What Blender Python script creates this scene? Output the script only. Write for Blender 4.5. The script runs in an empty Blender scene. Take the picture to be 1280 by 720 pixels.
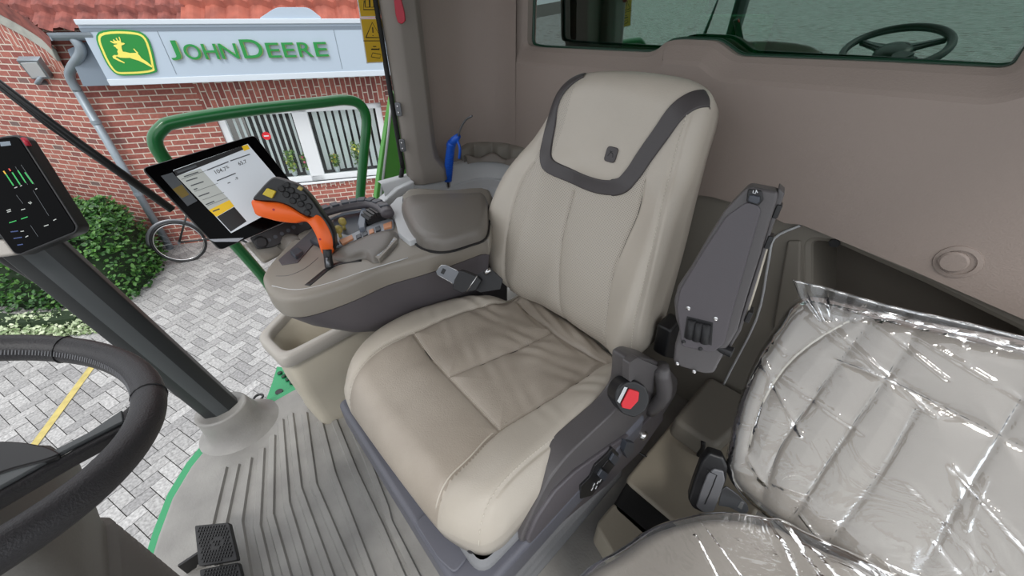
import bpy, bmesh, math, random
import numpy as np
from mathutils import Vector, Matrix
from mathutils.geometry import tessellate_polygon
random.seed(7)
S = bpy.context.scene
COL = S.collection
# ------------------------------------------------------------------ camera model
F_PX = 480.0
PITCH = math.radians(35.5); TH = math.radians(43.3); EYE = Vector((0, 0, 1.25))
hd = Vector((-math.cos(TH), math.sin(TH), 0))
CF = Vector((math.cos(PITCH)*hd.x, math.cos(PITCH)*hd.y, -math.sin(PITCH)))
CR = Vector((hd.y, -hd.x, 0)); CU = CR.cross(CF)
cam = bpy.data.cameras.new('camera'); co = bpy.data.objects.new('camera', cam); COL.objects.link(co)
m = Matrix((CR, CU, -CF)).transposed().to_4x4(); m.translation = EYE; co.matrix_world = m
cam.sensor_width = 36; cam.lens = F_PX/1280*36; cam.clip_start = 0.02; cam.clip_end = 500
S.camera = co
def ray(px, py): return CF + CR*((px-640)/F_PX) + CU*((360-py)/F_PX)
def at(px, py, ax, v):
    r = ray(px, py); return EYE + r*((v-EYE[ax])/r[ax])
# ------------------------------------------------------------------ helpers
class Frame:
    def __init__(s, o, x, y):
        s.o = Vector(o); s.x = Vector(x).normalized(); s.n = s.x.cross(Vector(y)).normalized(); s.y = s.n.cross(s.x)
    def P(s, a, b, h=0): return s.o + s.x*a + s.y*b + s.n*h
    def hit(s, px, py, h=0):
        r = ray(px, py); t = ((s.o + s.n*h - EYE).dot(s.n))/r.dot(s.n); p = EYE + r*t - s.o
        return (p.dot(s.x), p.dot(s.y))
    def sub(s, a, b, h=0, ang=0):
        return Frame(s.P(a, b, h), s.x*math.cos(ang)+s.y*math.sin(ang), -s.x*math.sin(ang)+s.y*math.cos(ang))
XY = Frame((0,0,0),(1,0,0),(0,1,0))
def tag(o, label=None, cat=None, group=None, kind=None):
    if label: o['label'] = label
    if cat: o['category'] = cat
    if group: o['group'] = group
    if kind: o['kind'] = kind
    return o
def thing(name, loc, label, cat, group=None):
    o = bpy.data.objects.new(name, None); o.location = loc; o.empty_display_size = .05; COL.objects.link(o)
    return tag(o, label, cat, group)
def link(name, me, mt, parent=None, smooth=True, label=None):
    o = bpy.data.objects.new(name, me); COL.objects.link(o)
    if mt is not None:
        if not isinstance(mt, (list, tuple)): mt = [mt]
        for q in mt: me.materials.append(q)
    if smooth:
        for p in me.polygons: p.use_smooth = True
    if parent is not None:
        o.parent = parent
        M = Matrix.Identity(4); q = parent
        while q is not None:
            M = Matrix.Translation(q.location) @ M; q = q.parent
        o.matrix_parent_inverse = Matrix.Identity(4)
        t = M.translation
        me.transform(Matrix.Translation(-t))
    if label: o['label'] = label
    return o
class MB:
    """collects geometry for ONE mesh"""
    def __init__(s): s.v = []; s.f = []; s.mi = []; s.uv = {}; s.cur = 0
    def add(s, vs, fs, uvs=None):
        k = len(s.v); s.v += [tuple(p) for p in vs]
        for i, f in enumerate(fs):
            s.f.append(tuple(k+j for j in f)); s.mi.append(s.cur)
            if uvs: s.uv[len(s.f)-1] = [uvs[j] for j in f]
    def box(s, fr, a0, a1, b0, b1, h0, h1):
        vs = [fr.P(a, b, h) for h in (h0, h1) for b in (b0, b1) for a in (a0, a1)]
        s.add(vs, [(0,2,3,1),(4,5,7,6),(0,1,5,4),(2,6,7,3),(0,4,6,2),(1,3,7,5)])
    def prism(s, fr, pts, h0, h1, scale_top=1):
        n = len(pts)
        if area(pts) < 0: pts = pts[::-1]
        cx = sum(p[0] for p in pts)/n; cy = sum(p[1] for p in pts)/n
        top = [(cx+(p[0]-cx)*scale_top, cy+(p[1]-cy)*scale_top) for p in pts]
        vs = [fr.P(p[0], p[1], h0) for p in pts] + [fr.P(p[0], p[1], h1) for p in top]
        s.add(vs, [tuple(range(n))[::-1], tuple(range(n, 2*n))] + [(i, (i+1) % n, n+(i+1) % n, n+i) for i in range(n)])
    def loft(s, rings, caps=(1, 1), closed=True):
        n = len(rings[0]); k = len(s.v); vs = [p for r in rings for p in r]; fs = []
        for j in range(len(rings)-1):
            for i in range(n if closed else n-1):
                i2 = (i+1) % n; fs.append((j*n+i, j*n+i2, (j+1)*n+i2, (j+1)*n+i))
        if caps[0]: fs.append(tuple(range(n))[::-1])
        if caps[1]: fs.append(tuple((len(rings)-1)*n+i for i in range(n)))
        s.add(vs, fs)
    def tube(s, pts, r, n=10, smooth=0, caps=(1, 1), flat=None):
        pts = [Vector(p) for p in pts]
        if smooth: pts, r = catmull(pts, smooth, r if isinstance(r, (list, tuple)) else None) if isinstance(r, (list, tuple)) else (catmull(pts, smooth), r)
        rr = r if isinstance(r, (list, tuple)) else [r]*len(pts)
        rings = []; up = None
        for i, p in enumerate(pts):
            d = (pts[min(i+1, len(pts)-1)]-pts[max(i-1, 0)]).normalized()
            if up is None:
                up = Vector((0, 0, 1)) if abs(d.z) < .9 else Vector((1, 0, 0))
                if flat is not None: up = Vector(flat[2])
            up = (up - d*up.dot(d)).normalized(); sd = d.cross(up)
            fa, fb = (1, 1) if flat is None else flat[:2]
            rings.append([p + sd*(math.cos(2*math.pi*k/n)*rr[i]*fa) + up*(math.sin(2*math.pi*k/n)*rr[i]*fb) for k in range(n)])
        s.loft(rings, caps)
    def lathe(s, fr, prof, n=24, caps=(1, 1)):
        s.loft([[fr.P(math.cos(2*math.pi*k/n)*r, math.sin(2*math.pi*k/n)*r, h) for k in range(n)] for r, h in prof], caps)
    def ball(s, c, r, n=10, sc=(1, 1, 1)):
        rings = []
        for j in range(n//2+1):
            ph = math.pi*j/(n//2)
            rings.append([Vector(c)+Vector((sc[0]*r*math.sin(ph)*math.cos(2*math.pi*k/n), sc[1]*r*math.sin(ph)*math.sin(2*math.pi*k/n), -sc[2]*r*math.cos(ph))) for k in range(n)])
        s.loft(rings, (0, 0))
    def build(s, name, mt, parent=None, smooth=False, bevel=0, seg=2, label=None, angle=35, wn=True):
        me = bpy.data.meshes.new(name); me.from_pydata(s.v, [], s.f)
        if s.uv:
            l = me.uv_layers.new(name='UVMap')
            for fi, uvs in s.uv.items():
                for li, uv in zip(me.polygons[fi].loop_indices, uvs): l.data[li].uv = uv
        for p, k in zip(me.polygons, s.mi): p.material_index = k
        o = link(name, me, mt, parent, smooth or bevel > 0, label)
        if bevel:
            b = o.modifiers.new('b', 'BEVEL'); b.width = bevel; b.segments = seg; b.limit_method = 'ANGLE'; b.angle_limit = math.radians(angle); b.harden_normals = False
            if wn:
                w = o.modifiers.new('w', 'WEIGHTED_NORMAL'); w.keep_sharp = True
        elif smooth == 'auto':
            me.set_sharp_from_angle(angle=math.radians(angle))
        return o
def area(p): return .5*sum(p[i][0]*p[(i+1) % len(p)][1]-p[(i+1) % len(p)][0]*p[i][1] for i in range(len(p)))
def catmull(pts, k, extra=None, closed=False):
    out = []; ex = []; n = len(pts)
    rng = range(n if closed else n-1)
    V = [Vector(p) for p in pts]
    for i in rng:
        if closed: a, b, c, d = V[(i-1) % n], V[i], V[(i+1) % n], V[(i+2) % n]
        else: a, b, c, d = V[max(i-1, 0)], V[i], V[i+1], V[min(i+2, n-1)]
        for j in range(k):
            t = j/k
            out.append(.5*((2*b)+(c-a)*t+(2*a-5*b+4*c-d)*t*t+(3*b-a-3*c+d)*t**3))
            if extra: ex.append(extra[i]*(1-t)+extra[(i+1) % n]*t)
    if not closed:
        out.append(V[-1])
        if extra: ex.append(extra[-1])
    return (out, ex) if extra else out
def rounded(pts, r, k=5):
    """round the corners of a polygon (2-D)"""
    out = []; n = len(pts)
    for i in range(n):
        p = Vector(pts[i][:2]); a = Vector(pts[i-1][:2])-p; b = Vector(pts[(i+1) % n][:2])-p
        ri = min(r, a.length*.45, b.length*.45)
        A = p+a.normalized()*ri; B = p+b.normalized()*ri
        for j in range(k+1):
            t = j/k; out.append(tuple(A*(1-t)**2+p*2*t*(1-t)+B*t*t))
    return out
def offset(pts, d):
    """grow (d>0) a polygon"""
    n = len(pts); sg = 1 if area(pts) > 0 else -1; out = []
    for i in range(n):
        a = Vector(pts[i-1][:2]); b = Vector(pts[i][:2]); c = Vector(pts[(i+1) % n][:2])
        e = (b-a); f = (c-b)
        if e.length < 1e-9: e = f
        if f.length < 1e-9: f = e
        e.normalize(); f.normalize(); nn = Vector((e.y+f.y, -(e.x+f.x)))*sg
        if nn.length < 1e-6: nn = Vector((e.y, -e.x))*sg
        nn.normalize(); c_ = max(.5, nn.dot(Vector((e.y, -e.x))*sg))
        out.append(tuple(b+nn*(d/c_)))
    return out
def hits(fr, px, h=0): return [fr.hit(p[0], p[1], p[2] if len(p) > 2 else h) for p in px]
def slab(name, fr, pts, h0, h1, mt, parent=None, bevel=.004, r=0, smooth=False, seg=3, label=None, px=None, scale_top=1):
    if px: pts = hits(fr, px, h1 if px is True else 0)
    if smooth: pts = [tuple(p)[:2] for p in catmull([(a, b, 0) for a, b in pts], 5, closed=True)]
    elif r: pts = rounded(pts, r)
    b = MB(); b.prism(fr, pts, h0, h1, scale_top)
    return b.build(name, mt, parent, bevel=bevel, seg=seg, label=label, angle=50)
def holed(mb, fr, outer, holes, h=0, uv=False):
    polys = [[Vector((p[0], p[1], 0)) for p in outer]]+[[Vector((p[0], p[1], 0)) for p in q] for q in holes]
    tris = tessellate_polygon(polys); flat = [p for q in polys for p in q]
    fs = []
    for t in tris:
        a, b, c = [flat[i] for i in t]
        fs.append(tuple(t) if (b-a).cross(c-a).z > 0 else tuple(t)[::-1])
    mb.add([fr.P(p.x, p.y, h) for p in flat], fs, [(p.x, p.y) for p in flat] if uv else None)
def rimstrip(mb, fr, A, ha, B, hb):
    n = len(A); sg = area(A) > 0
    vs = [fr.P(p[0], p[1], ha) for p in A]+[fr.P(p[0], p[1], hb) for p in B]
    fs = [(i, (i+1) % n, n+(i+1) % n, n+i) for i in range(n)]
    mb.add(vs, [f[::-1] for f in fs] if not sg else fs)
def seg_dist(A, B, polys):
    """min distance of points (arrays A,B) to polylines"""
    D = np.full(A.shape, 9.0)
    for pl in polys:
        for (x0, y0), (x1, y1) in zip(pl[:-1], pl[1:]):
            dx, dy = x1-x0, y1-y0; L = dx*dx+dy*dy+1e-12
            t = np.clip(((A-x0)*dx+(B-y0)*dy)/L, 0, 1)
            D = np.minimum(D, np.hypot(A-x0-t*dx, B-y0-t*dy))
    return D
def sm(x, a, b):
    t = np.clip((x-a)/(b-a), 0, 1); return t*t*(3-2*t)
class Pillow:
    def __init__(s, fr, outline, top, edge, rho0=.85, bottom=-.05, center=None, flare=0):
        s.fr = fr; s.top = top; s.edge = edge; s.rho0 = rho0; s.bottom = bottom; s.flare = flare
        P = [tuple(p)[:2] for p in outline]
        if area(P) < 0: P = P[::-1]
        s.c = center or (sum(p[0] for p in P)/len(P), sum(p[1] for p in P)/len(P)); s.P = P
        th = np.array([math.atan2(p[1]-s.c[1], p[0]-s.c[0]) for p in P]); rr = np.array([math.hypot(p[1]-s.c[1], p[0]-s.c[0]) for p in P])
        o = np.argsort(th); s.th = th[o]; s.rr = rr[o]
    def rad(s, t):
        T = np.concatenate([s.th-2*math.pi, s.th, s.th+2*math.pi]); R = np.concatenate([s.rr]*3)
        return np.interp(t, T, R)
    def h(s, A, B):
        A = np.asarray(A, float); B = np.asarray(B, float)
        g = np.hypot(A-s.c[0], B-s.c[1])/s.rad(np.arctan2(B-s.c[1], A-s.c[0]))
        q = np.clip((g-s.rho0)/(1-s.rho0), 0, .999)
        return s.top(A, B)-s.edge*(1-np.sqrt(1-q*q))
    def pt(s, a, b, e=0): return s.fr.P(a, b, float(s.h([a], [b])[0])+e)
    def mesh(s, nth=260, rings=90, er=14, eps=0, closed_bottom=True):
        t = np.linspace(-math.pi, math.pi, nth, endpoint=False); R = s.rad(t)
        g = list(np.linspace(0.004, s.rho0, rings)); dr = [0]*rings
        for k in range(1, er+1):
            ph = math.pi/2*k/er; g.append(s.rho0+(1-s.rho0)*math.sin(ph)); dr.append(1-math.cos(ph))
        G = np.array(g)[:, None]; D = np.array(dr)[:, None]
        A = s.c[0]+G*R*np.cos(t); B = s.c[1]+G*R*np.sin(t)
        H = s.top(A, B)-s.edge*D+eps
        b = MB(); rows = []
        for k in range(len(g)): rows.append([s.fr.P(A[k, i], B[k, i], H[k, i]) for i in range(nth)])
        if closed_bottom:
            for bb in (.5, 1.0):
                rows.append([s.fr.P(s.c[0]+(A[-1, i]-s.c[0])*(1-s.flare*bb), s.c[1]+(B[-1, i]-s.c[1])*(1-s.flare*bb), H[-1, i]*(1-bb)+s.bottom*bb) for i in range(nth)])
        b.loft(rows, (1, 1 if closed_bottom else 0))
        return b
    def ribbon(s, pts, w, e=.003, mt=None, name='', parent=None, sub=6, prof=5, label=None, closed=False):
        P = catmull([(p[0], p[1], 0) for p in pts], sub, closed=closed); b = MB(); rings = []
        n = len(P)
        for i, p in enumerate(P):
            if closed: d = P[(i+1) % n]-P[i-1]
            else: d = P[min(i+1, n-1)]-P[max(i-1, 0)]
            d.normalize(); nn = Vector((-d.y, d.x, 0)); ww = w[i*len(w)//n] if isinstance(w, list) else w
            row = []
            offs = [-1, -.92]+[-.8+1.6*k/(prof-1) for k in range(prof)]+[.92, 1]
            for q in offs:
                a, c = p.x+nn.x*q*ww, p.y+nn.y*q*ww
                g_ = math.hypot(a-s.c[0], c-s.c[1])/float(s.rad(math.atan2(c-s.c[1], a-s.c[0])))
                if g_ > .992: a, c = s.c[0]+(a-s.c[0])*.992/g_, s.c[1]+(c-s.c[1])*.992/g_
                ee = -.002 if abs(q) == 1 else e*(1-.25*q*q)
                row.append(s.pt(a, c, ee))
            rings.append(row)
        if closed: rings.append(rings[0])
        b.loft(rings, (0, 0), closed=False)
        return b.build(name, mt, parent, smooth=True, label=label)
    def stitches(s, pts, off, mt, name, parent, step=.0075, w=.0011, L=.0045, e=.001):
        P = catmull([(p[0], p[1], 0) for p in pts], 12); b = MB(); acc = 0
        for i in range(len(P)-1):
            d = P[i+1]-P[i]; l = d.length
            if l < 1e-6: continue
            d.normalize(); nn = Vector((-d.y, d.x, 0))
            while acc < l:
                q = P[i]+d*acc+nn*off
                c0 = s.pt(q.x-d.x*L/2, q.y-d.y*L/2, e); c1 = s.pt(q.x+d.x*L/2, q.y+d.y*L/2, e)
                b.tube([c0, (c0+c1)/2+s.fr.n*.0006, c1], [w*.5, w, w*.5], n=5); acc += step
            acc -= l
        return b.build(name, mt, parent, smooth=True)
# ------------------------------------------------------------------ materials
def lin(c): return tuple(((x/255)/12.92 if x/255 <= .04045 else ((x/255+.055)/1.055)**2.4) for x in c)
def mat(name, rgb, rough=.5, metal=0, bump=0, bscale=200, var=0, vscale=8, emit=None, spec=.5, coat=0, alpha=1, perf=None, bdist=.001, rgb2=None, detail=4):
    m_ = bpy.data.materials.new(name); m_.use_nodes = True; N = m_.node_tree.nodes; L = m_.node_tree.links
    p = N['Principled BSDF']; c = lin(rgb)
    p.inputs['Base Color'].default_value = (*c, 1); p.inputs['Roughness'].default_value = rough; p.inputs['Metallic'].default_value = metal
    p.inputs['Specular IOR Level'].default_value = spec; p.inputs['Coat Weight'].default_value = coat
    tc = N.new('ShaderNodeTexCoord')
    if var or rgb2:
        n = N.new('ShaderNodeTexNoise'); n.inputs['Scale'].default_value = vscale; n.inputs['Detail'].default_value = detail; L.new(tc.outputs['Object'], n.inputs['Vector'])
        r = N.new('ShaderNodeMix'); r.data_type = 'RGBA'
        c2 = lin(rgb2) if rgb2 else tuple(x*(1+var) for x in c); c1 = c if rgb2 else tuple(x*(1-var) for x in c)
        r.inputs[6].default_value = (*c1, 1); r.inputs[7].default_value = (*c2, 1)
        mr = N.new('ShaderNodeMapRange'); mr.inputs[1].default_value = .35; mr.inputs[2].default_value = .65
        L.new(n.outputs['Fac'], mr.inputs[0]); L.new(mr.outputs[0], r.inputs[0]); L.new(r.outputs[2], p.inputs['Base Color'])
    if bump:
        n2 = N.new('ShaderNodeTexNoise'); n2.inputs['Scale'].default_value = bscale; n2.inputs['Detail'].default_value = 3; L.new(tc.outputs['Object'], n2.inputs['Vector'])
        b = N.new('ShaderNodeBump'); b.inputs['Strength'].default_value = bump; b.inputs['Distance'].default_value = bdist
        L.new(n2.outputs['Fac'], b.inputs['Height']); L.new(b.outputs['Normal'], p.inputs['Normal'])
    if emit:
        p.inputs['Emission Color'].default_value = (*c, 1); p.inputs['Emission Strength'].default_value = emit
    return m_
M = {}
M['leather'] = mat('leather', (188, 180, 168), .42, bump=.35, bscale=420, bdist=.0012, var=.04, vscale=5)
M['leather_worn'] = mat('leather_worn', (174, 164, 152), .38, bump=.5, bscale=330, bdist=.0015, rgb2=(158, 148, 136), vscale=6)
M['leather_band'] = mat('leather_band', (70, 66, 67), .45, bump=.4, bscale=420, bdist=.001)
M['thread'] = mat('thread', (214, 208, 196), .7)
M['piping'] = mat('welt_highlight_leather', (196, 189, 178), .4)  # leather of the welt, lightened to hold its highlight in the colour
M['leather_pass'] = mat('leather_passenger', (158, 150, 140), .45, bump=.3, bscale=400)
M['dark_thread'] = mat('dark_thread', (45, 42, 42), .7)
M['wall'] = mat('cab_wall_plastic', (150, 137, 129), .62, bump=.5, bscale=260, bdist=.0012, var=.03, vscale=2)
M['pillar'] = mat('pillar_plastic', (134, 127, 120), .55, bump=.4, bscale=300, bdist=.001)
M['ledge'] = mat('ledge_plastic', (202, 204, 206), .5, bump=.3, bscale=300, bdist=.001)
M['lower'] = mat('lower_wall_plastic', (126, 121, 112), .6, bump=.4, bscale=300, bdist=.001)
M['niche'] = mat('niche_plastic', (104, 98, 90), .6, bump=.4, bscale=300, bdist=.001)
M['mat'] = mat('floor_rubber', (154, 152, 148), .45, bump=.5, bscale=160, bdist=.0015, rgb2=(134, 132, 129), vscale=7)
M['console'] = mat('console_plastic', (142, 136, 127), .42, bump=.25, bscale=350, bdist=.0008)
M['lid'] = mat('console_lid_plastic', (114, 109, 103), .38, bump=.4, bscale=350, bdist=.001)
M['shell'] = mat('charcoal_plastic', (88, 84, 88), .45, bump=.35, bscale=320, bdist=.001)
M['trim'] = mat('seat_trim_plastic', (88, 85, 86), .4, bump=.35, bscale=320, bdist=.001)
M['pan'] = mat('seat_pan_plastic', (98, 99, 108), .45, bump=.2, bscale=320, bdist=.001)
M['bellows'] = mat('bellows_cloth', (130, 131, 134), .75, bump=.5, bscale=90, bdist=.002)
M['beige'] = mat('beige_plastic', (184, 177, 162), .5, bump=.25, bscale=300, bdist=.001, var=.03)
M['binrim'] = mat('bin_rim_plastic', (172, 167, 160), .4)
M['black'] = mat('black_plastic', (30, 30, 32), .4)
M['gloss'] = mat('black_glass', (4, 4, 5), .12, spec=.06)
M['colm'] = mat('column_plastic', (100, 97, 92), .5, bump=.25, bscale=300, bdist=.001)
M['ped'] = mat('pedestal_plastic', (158, 150, 135), .5, bump=.25, bscale=300, bdist=.001)
M['softblack'] = mat('soft_black_rubber', (36, 36, 38), .6, bump=.3, bscale=400)
M['wheel'] = mat('black_leather', (44, 43, 46), .48, bump=.6, bscale=500, bdist=.001)
M['grey'] = mat('grey_plastic', (112, 113, 117), .4)
M['lightgrey'] = mat('light_grey_plastic', (165, 170, 178), .35)
M['bluegrey'] = mat('blue_grey_plastic', (126, 134, 146), .38)
M['key'] = mat('key_plastic', (66, 70, 78), .4)
M['chrome'] = mat('chrome', (205, 205, 205), .22, metal=1)
M['steel'] = mat('brushed_steel', (120, 122, 126), .38, metal=.8)
M['orange'] = mat('orange_plastic', (245, 104, 32), .38)
M['orangekey'] = mat('orange_key', (214, 150, 112), .45)
M['yellow'] = mat('yellow_plastic', (214, 188, 44), .35)
M['olive'] = mat('olive_yellow_plastic', (178, 160, 84), .35)
M['red'] = mat('red_plastic', (220, 38, 50), .35)
M['darkred'] = mat('crimson_plastic', (176, 28, 52), .4)
M['blue'] = mat('blue_plastic', (24, 88, 196), .4)
M['green'] = mat('green_paint', (24, 104, 52), .28, coat=.3)
M['lime'] = mat('bright_green_paint', (92, 168, 72), .4, bump=.3, bscale=90)
M['mint'] = mat('mint_green_paint', (46, 150, 98), .4)
M['darkgreen'] = mat('dark_green_machine_paint', (16, 58, 40), .4)
M['machine'] = mat('machine_grey', (60, 74, 70), .5)
M['post'] = mat('pillar_black_paint', (40, 43, 44), .4)
M['post2'] = mat('pillar_grey_face', (76, 80, 82), .4)
M['white'] = mat('white_paint', (225, 228, 230), .4)
M['sign'] = mat('sign_panel', (178, 192, 206), .35, var=.02, vscale=1)
M['signrim'] = mat('sign_rim', (205, 214, 222), .35)
M['signline'] = mat('sign_groove', (122, 134, 146), .4)
M['letter'] = mat('sign_green', (32, 138, 64), .35)
M['letteredge'] = mat('sign_pale_edge', (158, 178, 108), .4)
M['logo_green'] = mat('logo_green', (28, 134, 52), .35)
M['logo_yellow'] = mat('logo_yellow', (238, 226, 104), .4)
M['zinc'] = mat('zinc_pipe', (142, 152, 160), .42, metal=.35, var=.08, vscale=6)
M['mortar'] = mat('verge_mortar', (158, 158, 150), .9, bump=.6, bscale=20, bdist=.01, var=.15, vscale=6)
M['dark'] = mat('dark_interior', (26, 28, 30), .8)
M['blind'] = mat('white_blind', (240, 242, 240), .6)
M['bark'] = mat('earth', (70, 62, 48), .9, bump=.6, bscale=30, bdist=.02)
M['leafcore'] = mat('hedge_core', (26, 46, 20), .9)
M['stickeryellow'] = mat('sticker_yellow', (212, 172, 34), .5)
M['ink'] = mat('sticker_ink', (44, 34, 12), .6)
M['yellowline'] = mat('road_paint_yellow', (186, 170, 104), .8, var=.12, vscale=12)
M['foam'] = mat('black_rubber_seal', (20, 20, 21), .7)
M['screen_white'] = mat('screen_white', (196, 202, 208), .3, emit=.35)
M['screen_menu'] = mat('screen_menu', (168, 172, 168), .3, emit=.3)
M['screen_yellow'] = mat('screen_yellow', (216, 176, 20), .3, emit=.35)
M['screen_dim'] = mat('screen_dim', (66, 70, 74), .3, emit=.1)
M['screen_dimyellow'] = mat('screen_dim_yellow', (104, 86, 24), .3, emit=.1)
M['screen_green'] = mat('screen_green', (30, 150, 70), .3, emit=.5)
M['screen_blue'] = mat('screen_blue', (40, 60, 110), .3, emit=.2)
M['screen_red'] = mat('screen_red', (200, 60, 50), .3, emit=.3)
M['spot_orange'] = mat('spot_orange', (220, 170, 40), .3, emit=.3)
def leather_perf():
    m_ = mat('leather_perforated', (200, 192, 178), .45)
    N = m_.node_tree.nodes; L = m_.node_tree.links; p = N['Principled BSDF']
    uv = N.new('ShaderNodeUVMap'); mp = N.new('ShaderNodeMapping'); mp.inputs['Scale'].default_value = (250, 250, 1); mp.inputs['Rotation'].default_value = (0, 0, .785)
    L.new(uv.outputs[0], mp.inputs[0])
    fr_ = N.new('ShaderNodeVectorMath'); fr_.operation = 'FRACTION'; L.new(mp.outputs[0], fr_.inputs[0])
    ds = N.new('ShaderNodeVectorMath'); ds.operation = 'DISTANCE'; ds.inputs[1].default_value = (.5, .5, 0); L.new(fr_.outputs[0], ds.inputs[0])
    lt = N.new('ShaderNodeMath'); lt.operation = 'LESS_THAN'; lt.inputs[1].default_value = .2; L.new(ds.outputs['Value'], lt.inputs[0])
    mx = N.new('ShaderNodeMix'); mx.data_type = 'RGBA'; mx.inputs[6].default_value = (*lin((186, 178, 166)), 1); mx.inputs[7].default_value = (*lin((100, 94, 86)), 1)
    L.new(lt.outputs[0], mx.inputs[0]); L.new(mx.outputs[2], p.inputs['Base Color'])
    return m_
M['perf'] = leather_perf()
def brick(name, w=.215, h=.077, mort=.014, rot=False, cols=((172, 106, 92), (136, 76, 70)), mc=(206, 194, 180)):
    m_ = bpy.data.materials.new(name); m_.use_nodes = True; N = m_.node_tree.nodes; L = m_.node_tree.links
    p = N['Principled BSDF']; p.inputs['Roughness'].default_value = .85
    uv = N.new('ShaderNodeUVMap'); br = N.new('ShaderNodeTexBrick'); L.new(uv.outputs[0], br.inputs['Vector'])
    br.inputs['Scale'].default_value = 1; br.inputs['Brick Width'].default_value = w; br.inputs['Row Height'].default_value = h
    br.inputs['Mortar Size'].default_value = mort/2*1.1; br.inputs['Mortar Smooth'].default_value = .2; br.inputs['Bias'].default_value = 0
    br.inputs['Color1'].default_value = (*lin(cols[0]), 1); br.inputs['Color2'].default_value = (*lin(cols[1]), 1); br.inputs['Mortar'].default_value = (*lin(mc), 1)
    # a scattering of grey burnt bricks
    b2 = N.new('ShaderNodeTexBrick'); L.new(uv.outputs[0], b2.inputs['Vector'])
    for k in ('Scale', 'Brick Width', 'Row Height', 'Mortar Size', 'Mortar Smooth'): b2.inputs[k].default_value = br.inputs[k].default_value
    b2.inputs['Color1'].default_value = (0, 0, 0, 1); b2.inputs['Color2'].default_value = (1, 1, 1, 1); b2.inputs['Mortar'].default_value = (0, 0, 0, 1); b2.inputs['Bias'].default_value = -.1
    mr = N.new('ShaderNodeMapRange'); mr.inputs[1].default_value = .84; mr.inputs[2].default_value = .9; L.new(b2.outputs['Color'], mr.inputs[0])
    mx = N.new('ShaderNodeMix'); mx.data_type = 'RGBA'; mx.inputs[7].default_value = (*lin((112, 92, 88)), 1)
    L.new(mr.outputs[0], mx.inputs[0]); L.new(br.outputs['Color'], mx.inputs[6])
    n = N.new('ShaderNodeTexNoise'); n.inputs['Scale'].default_value = 30; L.new(uv.outputs[0], n.inputs['Vector'])
    mx2 = N.new('ShaderNodeMix'); mx2.data_type = 'RGBA'; mx2.blend_type = 'OVERLAY'; mx2.inputs[0].default_value = .35; L.new(mx.outputs[2], mx2.inputs[6]); L.new(n.outputs['Fac'], mx2.inputs[7])
    L.new(mx2.outputs[2], p.inputs['Base Color'])
    bp = N.new('ShaderNodeBump'); bp.inputs['Strength'].default_value = .5; bp.inputs['Distance'].default_value = .01; bp.invert = True
    L.new(br.outputs['Fac'], bp.inputs['Height']); L.new(bp.outputs[0], p.inputs['Normal'])
    return m_
M['brick'] = brick('red_brick')
M['soldier'] = brick('red_brick_soldier', w=.22, h=.077)
def island(name, c1, c2, rough=.85, c3=None, noise=60):
    m_ = bpy.data.materials.new(name); m_.use_nodes = True; N = m_.node_tree.nodes; L = m_.node_tree.links
    p = N['Principled BSDF']; p.inputs['Roughness'].default_value = rough
    g = N.new('ShaderNodeNewGeometry'); cr = N.new('ShaderNodeValToRGB'); L.new(g.outputs['Random Per Island'], cr.inputs[0])
    cr.color_ramp.elements[0].color = (*lin(c1), 1); cr.color_ramp.elements[1].color = (*lin(c2), 1)
    if c3: e = cr.color_ramp.elements.new(.5); e.color = (*lin(c3), 1)
    n = N.new('ShaderNodeTexNoise'); n.inputs['Scale'].default_value = noise; n.inputs['Detail'].default_value = 5
    tc = N.new('ShaderNodeTexCoord'); L.new(tc.outputs['Object'], n.inputs['Vector'])
    mx = N.new('ShaderNodeMix'); mx.data_type = 'RGBA'; mx.blend_type = 'OVERLAY'; mx.inputs[0].default_value = .8 if noise > 20 else .3
    L.new(cr.outputs[0], mx.inputs[6]); L.new(n.outputs['Fac'], mx.inputs[7]); L.new(mx.outputs[2], p.inputs['Base Color'])
    return m_
M['paver'] = island('grey_pavers', (138, 137, 137), (172, 171, 170), .8, (155, 154, 153), 45)
M['joint'] = mat('paver_joint', (88, 84, 80), .95)
M['leaf'] = island('hedge_leaf', (30, 66, 26), (92, 138, 62), .45, (52, 98, 40), 3)
M['leaf2'] = island('variegated_leaf', (108, 132, 84), (206, 214, 184), .5, (158, 176, 134), 3)
M['plantleaf'] = island('pot_plant_leaf', (70, 110, 50), (180, 196, 90), .5, (110, 150, 70), 3)
def tilemat():
    m_ = mat('clay_tile', (150, 84, 74), .75, rgb2=(112, 60, 54), vscale=9, bump=.3, bscale=60, bdist=.004)
    return m_
M['tile'] = tilemat()
M['tile2'] = mat('clay_tile_bright', (170, 92, 74), .75, rgb2=(140, 74, 60), vscale=5, bump=.3, bscale=60, bdist=.004)
def glassmat(name, tint, gloss=.5, rough=.01, ior=1.5, base_f=.06, gcol=(.9, .95, .95, 1)):
    m_ = bpy.data.materials.new(name); m_.use_nodes = True; N = m_.node_tree.nodes; L = m_.node_tree.links
    N.remove(N['Principled BSDF']); out = N['Material Output']
    t = N.new('ShaderNodeBsdfTransparent'); t.inputs[0].default_value = (*tint, 1)
    g = N.new('ShaderNodeBsdfGlossy'); g.inputs['Roughness'].default_value = rough; g.inputs[0].default_value = gcol
    fz = N.new('ShaderNodeFresnel'); fz.inputs[0].default_value = ior
    mm = N.new('ShaderNodeMath'); mm.operation = 'MULTIPLY_ADD'; mm.inputs[1].default_value = gloss; mm.inputs[2].default_value = base_f; L.new(fz.outputs[0], mm.inputs[0])
    mx = N.new('ShaderNodeMixShader'); L.new(mm.outputs[0], mx.inputs[0]); L.new(t.outputs[0], mx.inputs[1]); L.new(g.outputs[0], mx.inputs[2]); L.new(mx.outputs[0], out.inputs[0])
    return m_
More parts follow.
